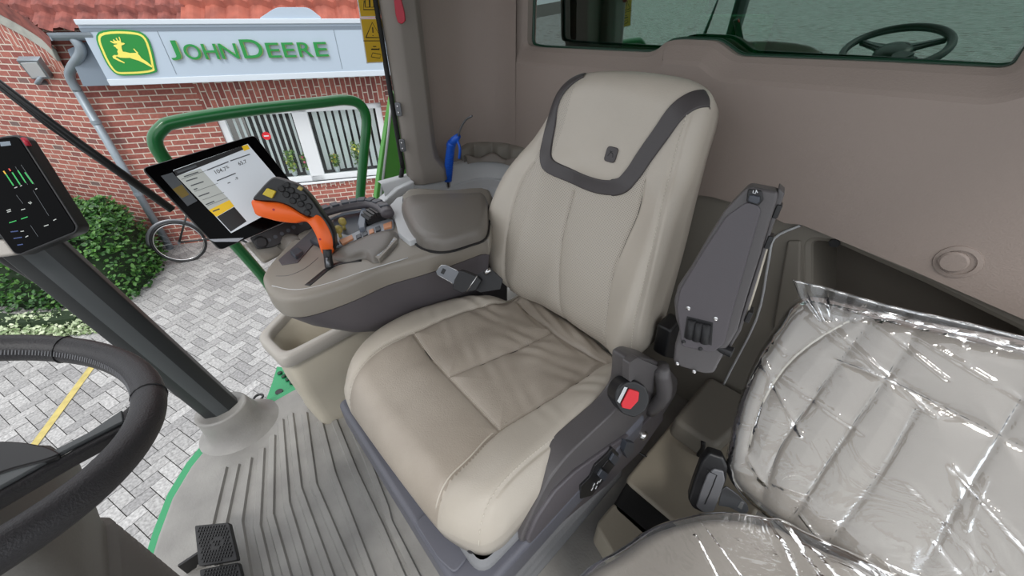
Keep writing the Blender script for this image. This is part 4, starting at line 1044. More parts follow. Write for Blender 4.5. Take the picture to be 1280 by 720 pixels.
o = slab('control_pod', TF, tq([(724, 622), (724, 606), (736, 594), (742, 580), (757, 566), (764, 558), (772, 566), (768, 578), (752, 600), (738, 618)]), .004, .013, M['black'], tr, bevel=.002, r=.003)
slab('rocker', TF, tq([(743, 591), (748, 583), (756, 589), (751, 598)]), .013, .020, M['key'], o, bevel=.002)
slab('rocker', TF, tq([(758, 572), (763, 563), (770, 569), (764, 579)]), .013, .020, M['key'], o, bevel=.002)
slab('rocker', TF, tq([(750, 582), (757, 573), (763, 580), (756, 589)]), .013, .015, M['black'], o, bevel=.001)
b = MB()
for px, py in ((740, 611), (742, 606), (747, 603), (750, 601), (745, 609)):
    a, z_ = TF.hit(px, py, .013); b.tube([TF.P(a-.003, z_-.003, .0135), TF.P(a+.003, z_+.004, .0135)], .0012, 5)
b.build('lumbar_symbols', M['white'], o)
o = slab('toggle_switch', TF, tq([(774, 560), (778, 548), (788, 550), (786, 562), (779, 569)]), .006, .022, M['key'], tr, bevel=.004, r=.004)
a, z_ = TF.hit(805, 545, .012); b = MB(); b.lathe(TF.sub(a, z_, .006), [(.015, -.004), (.015, .006), (.012, .012), (.006, .014)], 24); b.build('adjuster_knob', M['chrome'], tr, smooth='auto')
# ear bracket behind the buckle
slab('hinge_cover', TF, [TF.hit(*p, .012) for p in ((789, 478), (790, 456), (800, 449), (826, 460), (820, 474), (820, 494), (808, 488))], -.010, .006, M['trim'], tr, bevel=.004, r=.008, seg=4)
# ---- buckle
bp_ = at(788, 498, 0, -.215)
f_ = Frame(bp_, (.55, .80, -.15), (-.45, .15, .9))
bk2 = slab('belt_buckle', f_, [f_.hit(*p) for p in ((766, 500), (769, 486), (778, 476), (792, 474), (806, 482), (811, 497), (806, 512), (792, 521), (776, 516))], -.035, .008, M['black'], seat, bevel=.006, r=.01, seg=4)
slab('release_button', f_, [f_.hit(*p, .008) for p in ((776, 504), (786, 485), (798, 489), (797, 500), (787, 511), (777, 509))], .006, .013, M['red'], bk2, bevel=.003, r=.003, label='red release button')
slab('buckle_slot', f_, [f_.hit(*p, .008) for p in ((771, 501), (780, 483), (784, 484), (774, 504))], .006, .0105, M['chrome'], bk2, bevel=.0005)
# ---- pan, base, bellows
b = MB(); b.prism(XY, rounded([(-.85, .118), (-.25, .098), (-.222, .13), (-.222, .72), (-.84, .72)], .02), .26, .355)
pan = b.build('seat_pan', M['pan'], seat, bevel=.014, seg=4, angle=50)
b = MB(); b.prism(XY, rounded([(-.83, .165), (-.27, .15), (-.26, .70), (-.80, .70)], .02), .352, .44); b.build('cushion_frame', M['black'], seat, bevel=.006)
pq = [(-.42, .108), (-.33, .105), (-.285, .115), (-.29, .155), (-.42, .155)]
b = MB(); b.prism(XY, rounded(pq, .012), .354, .362); b.build('release_handle', M['pan'], pan, bevel=.003)
b = MB(); zs = np.linspace(0, .40, 33); rings = []
fold = [(-.80, .16), (-.24, .14), (-.222, .16), (-.222, .70), (-.80, .72)]
for i, z_ in enumerate(zs):
    d = .006*math.sin(i*1.3)
    rings.append([Vector((x, y, z_)) for x, y in offset(rounded([(-.78, .17), (-.245, .15), (-.245, .74), (-.78, .74)], .03), d)])
b.loft(rings, (0, 0)); b.build('suspension_bellows', M['bellows'], seat, smooth=True)
# ---- folded-up armrest
AF = Frame((-.19, .69, .78), (.97, .22, 0), (-.02, .16, .98))
ax_ = [(936, 233), (928, 240), (905, 264), (884, 298), (862, 336), (847, 358), (842, 376), (844, 398), (849, 412), (843, 432), (841, 452), (850, 459), (880, 468), (892, 467), (898, 455), (906, 440), (921, 415), (934, 370), (950, 320), (962, 280), (971, 252), (973, 240)]
ap_ = [AF.hit(*p) for p in ax_]
arm = slab('armrest', AF, ap_, -.055, 0, M['trim'], seat, bevel=.008, r=.006, seg=4)
inn = [AF.hit(*p) for p in ((934, 252), (945, 254), (952, 262), (938, 310), (917, 385), (905, 430), (890, 440), (852, 432), (850, 412), (846, 385), (850, 362), (880, 312), (908, 270))]
slab('cover_panel', AF, inn, -.01, .004, M['shell'], arm, bevel=.003, r=.008)
slab('side_rail', AF, [AF.hit(*p) for p in ((973, 236), (981, 243), (966, 285), (940, 372), (925, 418), (908, 445), (900, 452), (921, 414), (950, 320))], -.075, -.012, M['trim'], arm, bevel=.004)
b = MB(); b.tube([AF.P(*AF.hit(x, y, -.03), -.02) for x, y in ((962, 292), (945, 352), (931, 396))], .004, 8); b.build('light_strip', M['beige'], arm, smooth=True)
o = slab('armrest_switch', AF, [AF.hit(*p, .002) for p in ((935, 236), (952, 238), (954, 250), (948, 257), (933, 252))], 0, .006, M['black'], arm, bevel=.002, r=.003)
slab('rocker', AF, [AF.hit(*p, .006) for p in ((937, 243), (950, 245), (950, 252), (946, 255), (935, 251))], .004, .011, M['key'], o, bevel=.002)
b = MB(); 
for q_ in (((942, 238), (941, 241), (944, 242), (945, 239)), ((945, 237.5), (947, 241))): b.tube([AF.P(*AF.hit(x, y, .007), .0068) for x, y in q_], .0008, 5)
b.build('switch_symbol', M['white'], o)
b = MB(); hq = [AF.hit(*p) for p in ((859, 394), (892, 402), (890, 431), (855, 421))]; b.prism(AF, hq, -.01, .0045); o = b.build('hinge_recess', M['black'], arm, bevel=.001)
b = MB()
for (x0, y0, x1, y1) in ((866, 399, 862, 421), (875, 402, 871, 424), (884, 404, 881, 427)):
    b.tube([AF.P(*AF.hit(x0, y0), .006), AF.P(*AF.hit(x1, y1), .006)], .0085, 12)
b.build('hinge_rollers', M['softblack'], o, smooth=True)
for px, py, mt in ((861, 384, 'chrome'), (895, 397, 'chrome'), (855, 426, 'black'), (876, 435, 'black'), (847, 453, 'chrome'), (868, 463, 'chrome')):
    a, c_ = AF.hit(px, py); b = MB(); b.lathe(AF.sub(a, c_, .0), [(.0042, 0), (.0042, .006), (.002, .007)], 10); b.build('bolt', M[mt], arm, smooth='auto')
a, c_ = AF.hit(900, 438); b = MB(); b.tube([AF.P(a-.012, c_, -.01), AF.P(a+.022, c_+.002, -.005)], [.009, .011], 14); b.build('height_knob', M['black'], arm, smooth='auto')
for py0 in (262, 300, 392):
    p_ = AF.hit(978-(py0-240)*.27, py0, -.03); b = MB(); b.box(AF.sub(p_[0], p_[1], -.02), -.005, .004, -.012, .012, -.02, .01); b.build('rail_clip', M['black'], arm, bevel=.002)
# backrest lower hinge: dark gap + bracket between backrest and armrest
b = MB(); b.prism(TF, [TF.hit(*p, -.02) for p in ((828, 445), (834, 412), (850, 396), (852, 410), (842, 448))], -.05, -.01); b.build('recliner_bracket', M['black'], seat, bevel=.008)
b = MB(); b.tube([(SX+.01, .70, .56), (SX+.03, .73, .45), (SX+.0, .76, .33)], .02, 10, smooth=3); b.build('recliner_post', M['trim'], seat, smooth=True)
# ---- belt tongue at the console side
f_ = Frame(at(575, 350, 2, .56), (.55, .83, 0), (-.5, .3, .8))
f_ = Frame(at(575, 350, 2, .665), (.75, .62, .1), (-.35, .25, .9))
tg = slab('belt_tongue', f_, [f_.hit(*p) for p in ((545, 339), (552, 331), (558, 331), (574, 339), (577, 344), (568, 356), (562, 352), (547, 344))], -.002, .002, M['steel'], seat, bevel=.001, r=.003)
b = MB(); tq_ = [f_.P(*f_.hit(x, y), .001) for x, y in ((545, 339), (552, 331.5), (559, 332), (575, 340))]; b.tube(tq_, .0012, 6); tq_ = [f_.P(*f_.hit(x, y), .001) for x, y in ((546, 343), (563, 352), (567, 356))]; b.tube(tq_, .0012, 6)
b.build('tongue_edge', M['chrome'], tg, smooth=True)
slab('tongue_hole', f_, [f_.hit(*p) for p in ((551, 341), (554, 335), (558, 337), (555, 343))], .0018, .0026, M['black'], tg, bevel=0)
slab('tongue_housing', f_, [f_.hit(*p) for p in ((569, 350), (576, 337), (583, 339), (598, 345), (603, 350), (596, 362), (578, 365), (567, 360))], -.012, .012, M['softblack'], tg, bevel=.004, r=.003)
slab('belt_webbing', f_, [f_.hit(*p) for p in ((590, 346), (606, 338), (612, 335), (628, 350), (625, 362), (600, 366), (592, 362))], -.010, -.004, M['softblack'], tg, bevel=.001)
b = MB(); b.tube([f_.P(*f_.hit(585, 363), .012), f_.P(*f_.hit(598, 344), .012)], .0015, 6); b.tube([f_.P(*f_.hit(606, 342), .0), f_.P(*f_.hit(613, 337), .0)], .006, 8); b.build('metal_bar', M['chrome'], tg, smooth=True)

# ================================================================== ARMREST CONSOLE
KZ = .72; KF = Frame((0, 0, KZ), (1, 0, 0), (0, 1, 0))
con = thing('armrest_console', (-1.02, .5, .45), 'grey brown armrest console with joystick beside the seat', 'console')
kp = [(328, 352), (329, 338), (345, 318), (372, 290), (398, 268), (440, 256), (486, 256), (500, 244), (516, 234), (560, 236), (612, 236), (614, 290), (600, 296), (560, 310), (520, 322), (480, 333), (440, 350), (400, 364), (365, 372), (340, 368)]
kpo = [KF.hit(*p) for p in kp]; kps = [tuple(p)[:2] for p in catmull([(a, c_, 0) for a, c_ in kpo], 4, closed=True)]
b = MB()
rings = []
for dz_, d in ((.0, -.018), (-.003, -.007), (-.010, -.001), (-.018, .0), (-.05, .0), (-.062, -.004)):
    rings.append([KF.P(a, c_, dz_) for a, c_ in offset(kps, d)])
b.loft(rings[::-1], (1, 1)); b.build('upper_cover', M['console'], con, smooth='auto', angle=50)
# lower shell: sweeps down to a keel
cx_, cy_ = -.96, .50
def shr(s1, s2, z_, ox=0, oy=0): return [Vector((cx_+ox+(a-cx_)*s1, cy_+oy+(c_-cy_)*s2, z_)) for a, c_ in offset(kps, -.006)]
b = MB(); b.loft([shr(.55, .55, .44, -.02, .10), shr(.72, .62, .47, -.0, .06), shr(.88, .78, .53, .0, .03), shr(.96, .92, .60, 0, .01), shr(1, 1, .655)], (1, 1))
b.build('lower_shell', M['shell'], con, smooth='auto', angle=60)
b = MB(); b.prism(XY, rounded([(-1.12, .45), (-.86, .45), (-.86, .80), (-1.12, .80)], .03), .25, .50); b.build('console_arm', M['shell'], con, bevel=.01)
def kh(px, h=.002): return [KF.hit(x, y, h) for x, y in px]
# lid
lid = kh([(501, 254), (515, 245), (545, 243), (580, 242), (606, 243), (610, 262), (606, 284), (585, 293), (560, 300), (540, 300), (522, 294), (509, 278)], .035)
b = MB(); lp2 = [tuple(p)[:2] for p in catmull([(a, c_, 0) for a, c_ in lid], 4, closed=True)]
b.loft([[KF.P(a, c_, h) for a, c_ in offset(lp2, d)] for h, d in ((-.005, 0), (.02, .0), (.034, -.004), (.042, -.012), (.046, -.024))], (0, 1)); b.build('storage_lid', M['lid'], con, smooth=True)
b = MB(); b.loft([[KF.P(a, c_, h) for a, c_ in offset(lp2, d)] for h, d in ((-.002, .006), (.003, .006), (.003, .001))], (0, 0)); b.build('lid_gap', M['black'], con)
# collar in front of the lid
slab('lid_collar', KF, kh([(484, 262), (497, 248), (504, 246), (503, 262), (510, 284), (524, 299), (512, 303), (498, 292), (494, 275)], .012), -.01, .016, M['ledge'], con, bevel=.004, r=.004)
# hand rest hump and hollow
hr = [tuple(p)[:2] for p in catmull([(a, c_, 0) for a, c_ in kh([(415, 318), (440, 303), (470, 291), (492, 288), (498, 296), (490, 312), (470, 327), (455, 322), (430, 326)], .006)], 5, closed=True)]
hp_ = Pillow(KF, hr, lambda A, B: .018+0*A, .018, .45, bottom=-.004)
hp_.mesh(80, 12, 14).build('palm_rest', M['lid'], con, smooth=True)
slab('name_strip', KF, kh([(469, 321), (493, 296), (497, 299), (474, 324)], .012), 0, .013, M['console'], con, bevel=.002, r=.002)
b = MB()
for k in range(9):
    x, y = 473+k*2.4, 318.5-k*2.4; a, c_ = KF.hit(x, y, .0135); b.box(KF.sub(a, c_, .013, .7), -.003, .003, -.004, .004, 0, .0006)
b.build('strip_lettering', M['lightgrey'], bpy.data.objects['name_strip'])
# joystick slot
b = MB(); b.tube([KF.P(*KF.hit(x, y), -.0005) for x, y in ((384, 357), (395, 348), (410, 336), (425, 329), (452, 325))], .009, 8, smooth=4, flat=(1, .25, (0, 0, 1))); b.build('joystick_slot', M['black'], con, smooth=True)
b = MB(); b.tube([KF.P(*KF.hit(x, y), -.0005) for x, y in ((345, 345), (362, 344), (382, 335), (398, 322))], .0012, 6, smooth=4); b.build('crease_line', M['shell'], con, smooth=True)
b = MB(); b.tube([KF.P(*KF.hit(x, y), -.0005) for x, y in ((340, 357), (370, 362), (410, 354), (460, 337), (510, 322))], .0012, 6, smooth=4); b.build('crease_line', M['ledge'], con, smooth=True)
# wedge tray with two rockers
slab('rocker_tray', KF, kh([(348, 325), (392, 286), (402, 284), (396, 300), (372, 328), (352, 331)]), -.004, .003, M['shell'], con, bevel=.001, r=.003)
for q_ in ([(362, 314), (372, 309), (379, 314), (369, 321)], [(387, 300), (393, 294), (402, 298), (398, 306)]): slab('rocker_button', KF, kh(q_, .012), 0, .014, M['key'], con, bevel=.003)
# button frame
slab('button_frame', KF, kh([(398, 306), (420, 292), (436, 296), (462, 284), (478, 276), (492, 276), (492, 286), (462, 296), (428, 308), (404, 313)]), 0, .007, M['lightgrey'], con, bevel=.002, r=.002)
for k, (q_, mt) in enumerate((([(424, 301), (440, 294), (442, 299), (428, 306)], 'orangekey'), ([(411, 305), (421, 300), (424, 305), (415, 309)], 'key'), ([(445, 295), (451, 292), (452, 297), (446, 300)], 'key'), ([(453, 291.5), (459, 289), (460, 294), (454, 297)], 'key'), ([(461, 288.5), (467, 286), (468, 291), (462, 293.5)], 'orangekey'), ([(469, 285), (475, 282.5), (476, 288), (470, 290.5)], 'key'), ([(479, 281), (490, 277), (490, 284), (480, 287)], 'orangekey'))):
    slab('push_button', KF, kh(q_, .009), .004, .012, M[mt], con, bevel=.002)
# inner well with lever pair and ribbed wheel
slab('control_well', KF, kh([(412, 290), (418, 272), (430, 264), (462, 262), (480, 268), (484, 274), (460, 286), (430, 297)], .004), -.002, .0045, M['key'], con, bevel=.001, r=.003)
for x, y in ((423, 287), (428, 277)):
    a, c_ = KF.hit(x, y, .03); b = MB(); b.tube([KF.P(a, c_, .003), KF.P(a, c_, .022)], .005, 8); b.ball(KF.P(a, c_, .03), .014, 12, (1, .8, .9)); b.build('speed_lever', M['olive'], con, smooth=True)
a, c_ = KF.hit(467, 273, .012); b = MB(); wf_ = Frame(KF.P(a, c_, .004), (0, 1, 0), (0, 0, 1))
for k in range(18):
    t = k*math.pi/9; f2 = Frame(wf_.o, wf_.x*math.cos(t)+wf_.y*math.sin(t), wf_.x*-math.sin(t)+wf_.y*math.cos(t)); b.box(f2, .022, .034, -.0038, .0038, -.026, .026)
b.lathe(wf_, [(.029, -.024), (.029, .024)], 24); b.build('ribbed_dial', M['black'], con, bevel=.001)
slab('dial_bezel', KF, kh([(447, 280), (451, 261), (458, 260), (456, 284), (449, 286)], .02), 0, .022, M['bluegrey'], con, bevel=.003)
# outer key strip, arched
ks = [(392, 270), (408, 264), (425, 259), (440, 256), (455, 254), (468, 255), (479, 260), (485, 268)]
kk = [KF.P(*KF.hit(x, y, .03), .03) for x, y in ks]
b = MB(); b.tube(kk, [.018, .020, .021, .022, .022, .022, .022, .018], 14, smooth=3, flat=(1.1, .7, (0, 0, 1)))
o = b.build('key_strip', M['shell'], con, smooth=True)
for k in range(9):
    t = k/8*.86+.04; P_ = catmull(kk, 10); i = int(t*(len(P_)-2)); p_ = P_[i]; d = (P_[i+1]-p_).normalized(); f2 = Frame(p_+Vector((0, 0, .013)), d, Vector((0, 0, 1)).cross(d)); b = MB(); b.box(f2, -.012, .010, -.014, .014, -.004, .004); b.build('key', M['key'], o, bevel=.002)
b = MB(); kk2 = [KF.P(*KF.hit(x, y, .012), .012) for x, y in ((410, 276), (430, 268), (460, 264), (480, 270))]; b.tube(kk2, .004, 8, smooth=3); b.build('strip_edge', M['bluegrey'], o, smooth=True)
# joystick
J0 = KF.P(*KF.hit(411, 333, .0), 0); dj = (J0-EYE).dot(CF)
def jp(px, py, dd=0): r = ray(px, py); return EYE+r*(dj+dd)
JF = Frame(jp(380, 270, -.0), CR*.9+CF*.3, CU*.85+CF*-.2)
b = MB(); b.tube([J0-Vector((0, 0, .01)), jp(410, 322, -.01), jp(409, 312, -.015)], [.012, .010, .011], 12, smooth=3); jb = b.build('joystick_stalk', M['black'], con, smooth=True)
b = MB(); b.tube([jp(411, 334, -.02), jp(409, 322, -.02)], [.006, .005], 10); b.build('stalk_plate', M['steel'], jb, smooth=True)
og = [(316, 250), (318, 262), (322, 269), (334, 273), (350, 277), (370, 279), (380, 277), (387, 280), (396, 296), (402, 315), (409, 318), (417, 315), (418, 300), (414, 287), (405, 272), (396, 267), (388, 272), (375, 265), (355, 254), (335, 252)]
ogp = [JF.hit(*p) for p in og]
b = MB(); gp_ = [tuple(p)[:2] for p in catmull([(a, c_, 0) for a, c_ in ogp], 3, closed=True)]
b.loft([[JF.P(a, c_, h) for a, c_ in offset(gp_, d)] for h, d in ((-.045, -.006), (-.04, -.001), (-.02, 0), (0, 0), (.010, -.0012), (.015, -.005))], (1, 1))
hg = b.build('joystick_grip', M['orange'], con, smooth=True, label='bright orange plastic grip')
bk3 = [(317, 249), (325, 238), (336, 226), (344, 221), (356, 224), (370, 229), (382, 238), (393, 251), (403, 266), (414, 281), (419, 296), (418, 312), (413, 302), (409, 286), (400, 276), (390, 272), (378, 268), (362, 258), (345, 253), (328, 252)]
bb3 = [tuple(p)[:2] for p in catmull([(a, c_, 0) for a, c_ in [JF.hit(*p) for p in bk3]], 3, closed=True)]
b = MB(); b.loft([[JF.P(a, c_, h) for a, c_ in offset(bb3, d)] for h, d in ((-.055, -.004), (-.05, 0), (-.02, .001), (0, .0), (.008, -.001), (.012, -.004))], (1, 1))
hk = b.build('joystick_head', M['black'], con, smooth='auto', angle=50)
slab('yellow_button', JF, [JF.hit(*p, .02) for p in ((328, 243), (334, 235), (345, 239), (340, 248))], .008, .022, M['yellow'], hk, bevel=.003, r=.002, label='yellow square button')
slab('yellow_button', JF, [JF.hit(*p, .016) for p in ((371, 236), (374, 232), (379, 235), (377, 239))], .008, .018, M['olive'], hk, bevel=.002)
for x, y in ((358, 231), (364, 238), (358, 243), (370, 245), (379, 247), (376, 255), (386, 258), (366, 251), (352, 236), (384, 266)):
    a, c_ = JF.hit(x, y, .014); b = MB(); b.lathe(JF.sub(a, c_, .010), [(.0085, 0), (.0085, .004), (.006, .007)], 12); b.build('thumb_button', M['softblack'], hk, smooth='auto')
a, c_ = JF.hit(342, 262, .015); b = MB(); b.lathe(JF.sub(a, c_, .0145), [(.003, 0), (.003, .0008)], 10); b.lathe(JF.sub(*JF.hit(400, 299, .015), .0145), [(.003, 0), (.003, .0008)], 10); b.build('grip_screws', M['darkred'], hg)

# ================================================================== TOUCHSCREEN
dc = [Vector(p) for p in ((-1.247, -.018, .957), (-1.271, .238, .985), (-1.181, .302, .776), (-1.157, .044, .748))]
cen = sum(dc, Vector())/4
DFm = Frame(cen, (dc[1]-dc[0]+dc[2]-dc[3]), (dc[0]-dc[3]+dc[1]-dc[2]))
if DFm.n.dot(EYE-cen) < 0: DFm.n = -DFm.n
dis = thing('touchscreen_display', cen, 'large black touchscreen with a grey menu page, tilted over the console front', 'display')
dq = [DFm.hit(*p) for p in ((176, 210), (318, 168), (392, 262), (275, 313))]
if area(dq) < 0: dq = dq[::-1]
slab('housing', DFm, rounded(dq, .012), -.022, -.001, M['black'], dis, bevel=.004)
slab('screen_glass', DFm, rounded(offset(dq, -.002), .010), -.004, .0, M['gloss'], dis, bevel=.0008)
scr = None
def dpatch(name, px, h, mt, parent):
    q_ = [DFm.hit(*p) for p in px]
    if area(q_) < 0: q_ = q_[::-1]
    b = MB(); b.prism(DFm, q_, 0, h); return b.build(name, M[mt], parent)
def zz(*pts): return [(170+x/4.5, 160+y/4.5) for x, y in pts]
dpatch('dim_page', zz((140, 270), (205, 250), (345, 410), (290, 440)), .0006, 'screen_dim', dis)
dpatch('dim_entry', zz((205, 345), (258, 318), (300, 375), (258, 395)), .0009, 'screen_dimyellow', dis)
pg = dpatch('page_outline', zz((208, 238), (628, 90), (800, 290), (745, 480), (535, 592)), .0010, 'screen_white', dis)
dpatch('page_header', zz((212, 240), (600, 100), (614, 118), (228, 272)), .0014, 'black', pg)
dpatch('header_icon', zz((594, 104), (626, 94), (640, 118), (608, 130)), .0018, 'screen_yellow', pg)
dpatch('menu_column', zz((228, 272), (362, 228), (525, 405), (410, 462)), .0013, 'screen_menu', pg)
dpatch('menu_entry', zz((410, 462), (525, 405), (552, 440), (452, 500)), .0016, 'screen_yellow', pg)
dpatch('menu_foot', zz((455, 500), (552, 444), (622, 525), (533, 584)), .0015, 'black', pg)
b = MB()
for (x0, y0, x1, y1, w) in ((230, 250, 340, 212, .0028), (270, 275, 350, 248, .0012), (282, 300, 345, 280, .0012), (308, 326, 380, 302, .0012), (325, 348, 345, 340, .0012), (352, 386, 412, 364, .0012), (392, 432, 440, 412, .0012), (432, 470, 470, 455, .0014), (400, 238, 520, 190, .0012), (530, 186, 640, 148, .0012), (455, 298, 560, 255, .0012), (515, 312, 530, 306, .001),
                           (255, 290, 400, 238, .0004), (330, 358, 460, 312, .0004), (375, 405, 495, 362, .0004), (400, 438, 515, 392, .0004)):
    p_, q_ = zz((x0, y0))[0], zz((x1, y1))[0]; P_, Q_ = DFm.P(*DFm.hit(*p_), .0019), DFm.P(*DFm.hit(*q_), .0019)
    b.tube([P_, Q_], w, 4, flat=(1, .1, tuple(DFm.n)))
b.build('text_lines', M['screen_dim'], pg)
def dtext(txt, px, py, ang_px, size, mt, name):
    a, c_ = DFm.hit(*zz((px, py))[0]); a2, c2 = DFm.hit(*zz((px+ang_px[0], py+ang_px[1]))[0]); an = math.atan2(c2-c_, a2-a)
    f2 = Frame(DFm.P(a, c_, .0016), DFm.x*math.cos(an)+DFm.y*math.sin(an), DFm.x*-math.sin(an)+DFm.y*math.cos(an))
    word(txt, size, 0, 0, f2, 0, M[mt], name, pg, ext=.0004)
dtext('104.7', 445, 262, (50, -18), .0135, 'black', 'reading_left'); dtext('65.7', 580, 212, (50, -18), .0125, 'black', 'reading_right')
dtext('%', 510, 230, (50, -18), .010, 'black', 'unit'); dtext('-9', 560, 295, (50, -18), .010, 'black', 'reading_lower')
# silver corner strip
dpatch('silver_corner', zz((410, 626), (606, 618), (572, 640), (440, 640)), .001, 'lightgrey', dis)
# key row and mount below
f2 = DFm
kb = [(322, 305), (352, 290), (380, 275), (386, 288), (352, 306), (338, 312), (325, 312)]
slab('key_row', DFm, rounded([DFm.hit(*p, -.03) for p in ((312, 297), (322, 312), (342, 309), (400, 280), (392, 262))], .006), -.04, -.026, M['black'], dis, bevel=.003)
b = MB(); a, c_ = DFm.hit(326, 303, -.026); b.lathe(DFm.sub(a, c_, -.026), [(.017, 0), (.017, .010), (.012, .014)], 20); b.build('rotary_knob', M['softblack'], dis, smooth='auto')
for x, y in ((336, 300), (344, 296), (352, 292), (360, 288), (367, 284), (376, 279)):
    a, c_ = DFm.hit(x, y, -.026); b = MB(); b.lathe(DFm.sub(a, c_, -.026), [(.0055, 0), (.0055, .003)], 12); b.build('round_key', M['key'], dis, smooth='auto')
slab('mount_plate', DFm, [DFm.hit(*p, -.06) for p in ((306, 304), (330, 330), (345, 322), (395, 290), (395, 270))], -.08, -.05, M['console'], dis, bevel=.008)
b = MB(); e0 = DFm.P(*DFm.hit(355, 300, -.06), -.06); b.tube([e0, KF.P(*KF.hit(375, 300), -.03)], .03, 12); b.build('mount_arm', M['lid'], dis, smooth=True)
# ================================================================== PILLAR MONITOR
mo = at(40, 250, 0, -1.24)
e1 = at(97, 288, 0, -1.235); 
MFm = Frame(at(60, 230, 0, -1.22), CR*.97+CU*.02+CF*.25, CU)
MFm = Frame(at(60, 230, 0, -1.22), CR+CF*.15, CU+CF*-.2)
mon = thing('pillar_monitor', MFm.o, 'narrow black monitor with green bar gauges on the front pillar', 'display')
mq = [MFm.hit(*p) for p in ((-70, 205), (0, 170), (20, 168), (26, 172), (97, 283), (95, 291), (24, 320), (16, 317))]
if area(mq) < 0: mq = mq[::-1]
slab('housing', MFm, rounded(mq, .006), -.03, -.001, M['black'], mon, bevel=.003)
slab('screen_glass', MFm, rounded(offset(mq, -.004), .006), -.003, .0005, M['gloss'], mon, bevel=.0006)
def mz(x, y): return (x/4.235, 160+y/4.235)
def mline(name, segs, mt, w=.0014):
    b = MB()
    for (x0, y0, x1, y1) in segs: b.tube([MFm.P(*MFm.hit(*mz(x0, y0)), .0012), MFm.P(*MFm.hit(*mz(x1, y1)), .0012)], w*.7, 4, flat=(1, .15, tuple(MFm.n)))
    return b.build(name, M[mt], mon)
RD = [('screen_green', .0018, [(35, 245, 75, 305), (68, 235, 110, 300), (98, 225, 140, 290), (135, 235, 178, 295)]), ('spot_orange', .0018, [(22, 228, 34, 244)]), ('screen_red', .0018, [(50, 215, 60, 228)]),
      ('screen_dim', .0007, [(84, 205, 150, 300), (115, 195, 185, 298), (178, 330, 262, 465), (165, 515, 205, 575), (90, 355, 125, 400)]), ('screen_green', .0012, [(52, 502, 90, 490), (115, 482, 150, 470)]),
      ('screen_menu', .0011, [(38, 438, 60, 430), (42, 446, 62, 439), (115, 434, 136, 428), (152, 395, 168, 402), (160, 390, 172, 397), (236, 520, 260, 512), (112, 548, 130, 545), (138, 578, 152, 570), (80, 318, 95, 312), (110, 308, 120, 304), (190, 325, 200, 320), (285, 490, 300, 482)]), ('screen_blue', .0014, [(60, 550, 100, 545), (75, 585, 120, 578), (95, 620, 125, 615)])]
b = MB(); ml = []
for k, (mt, w, segs) in enumerate(RD):
    b.cur = k; ml.append(M[mt])
    for (x0, y0, x1, y1) in segs: b.tube([MFm.P(*MFm.hit(*mz(x0, y0)), .0012), MFm.P(*MFm.hit(*mz(x1, y1)), .0012)], w*.7, 4, flat=(1, .15, tuple(MFm.n)))
b.build('screen_readout', ml, mon)
b = MB(); q_ = [MFm.hit(*mz(*p)) for p in ((2, 75), (55, 70), (62, 92), (8, 98))]; b.prism(MFm, q_, 0, .0012); b.build('status_light_patch', M['signline'], mon)
b = MB(); b.tube([MFm.P(*MFm.hit(25, 172), -.006), MFm.P(*MFm.hit(32, 182), -.006)], .005, 8); b.build('red_tab', M['darkred'], mon, smooth=True)
slab('mount_block', MFm, [MFm.hit(*p, -.04) for p in ((-30, 300), (10, 300), (24, 318), (-5, 322), (-30, 322))], -.07, -.032, M['binrim'], mon, bevel=.006)
b = MB(); b.tube([MFm.P(*MFm.hit(60, 290, -.03), -.03), pa0+pd*.95], .02, 10); b.build('mount_arm', M['post'], mon, smooth=True)
# ================================================================== BIN
bn = thing('waste_bin', (-1.19, .2, 0), 'beige open plastic bin on the floor under the console', 'bin')
def bring(pts, z_, r=.035): return [Vector((x, y, z_)) for x, y in rounded(pts, r, 4)]
T_ = [(-1.335, .115), (-1.285, .03), (-1.10, .045), (-1.12, .40), (-1.33, .40)]
T_ = [(-1.37, .15), (-1.27, .028), (-1.095, .050), (-1.12, .40), (-1.33, .42)]
B_ = [(-1.29, .12), (-1.255, .068), (-1.105, .085), (-1.09, .36), (-1.28, .36)]
def mixp(t): return [(a[0]*(1-t)+c_[0]*t, a[1]*(1-t)+c_[1]*t) for a, c_ in zip(B_, T_)]
b = MB(); b.loft([bring(mixp(0), 0), bring([tuple(p) for p in offset(mixp(.0), .004)], .03), bring(mixp(.08), .05), bring(mixp(.45), .2), bring(offset(mixp(.8), -.012), .335), bring(offset(mixp(.9), -.02), .355), bring(offset(mixp(.8), -.03), .335), bring(offset(mixp(.4), -.03), .2), bring(offset(mixp(.1), -.03), .03)], (1, 1))
b.build('bin_body', M['beige'], bn, smooth='auto', angle=40)
b = MB(); b.loft([bring(offset(T_, -.002), .335), bring(T_, .345), bring(T_, .372), bring(offset(T_, -.006), .380), bring(offset(T_, -.024), .380), bring(offset(T_, -.03), .372), bring(offset(T_, -.03), .34)], (0, 0)); b.build('bin_rim', M['binrim'], bn, smooth='auto', angle=60)
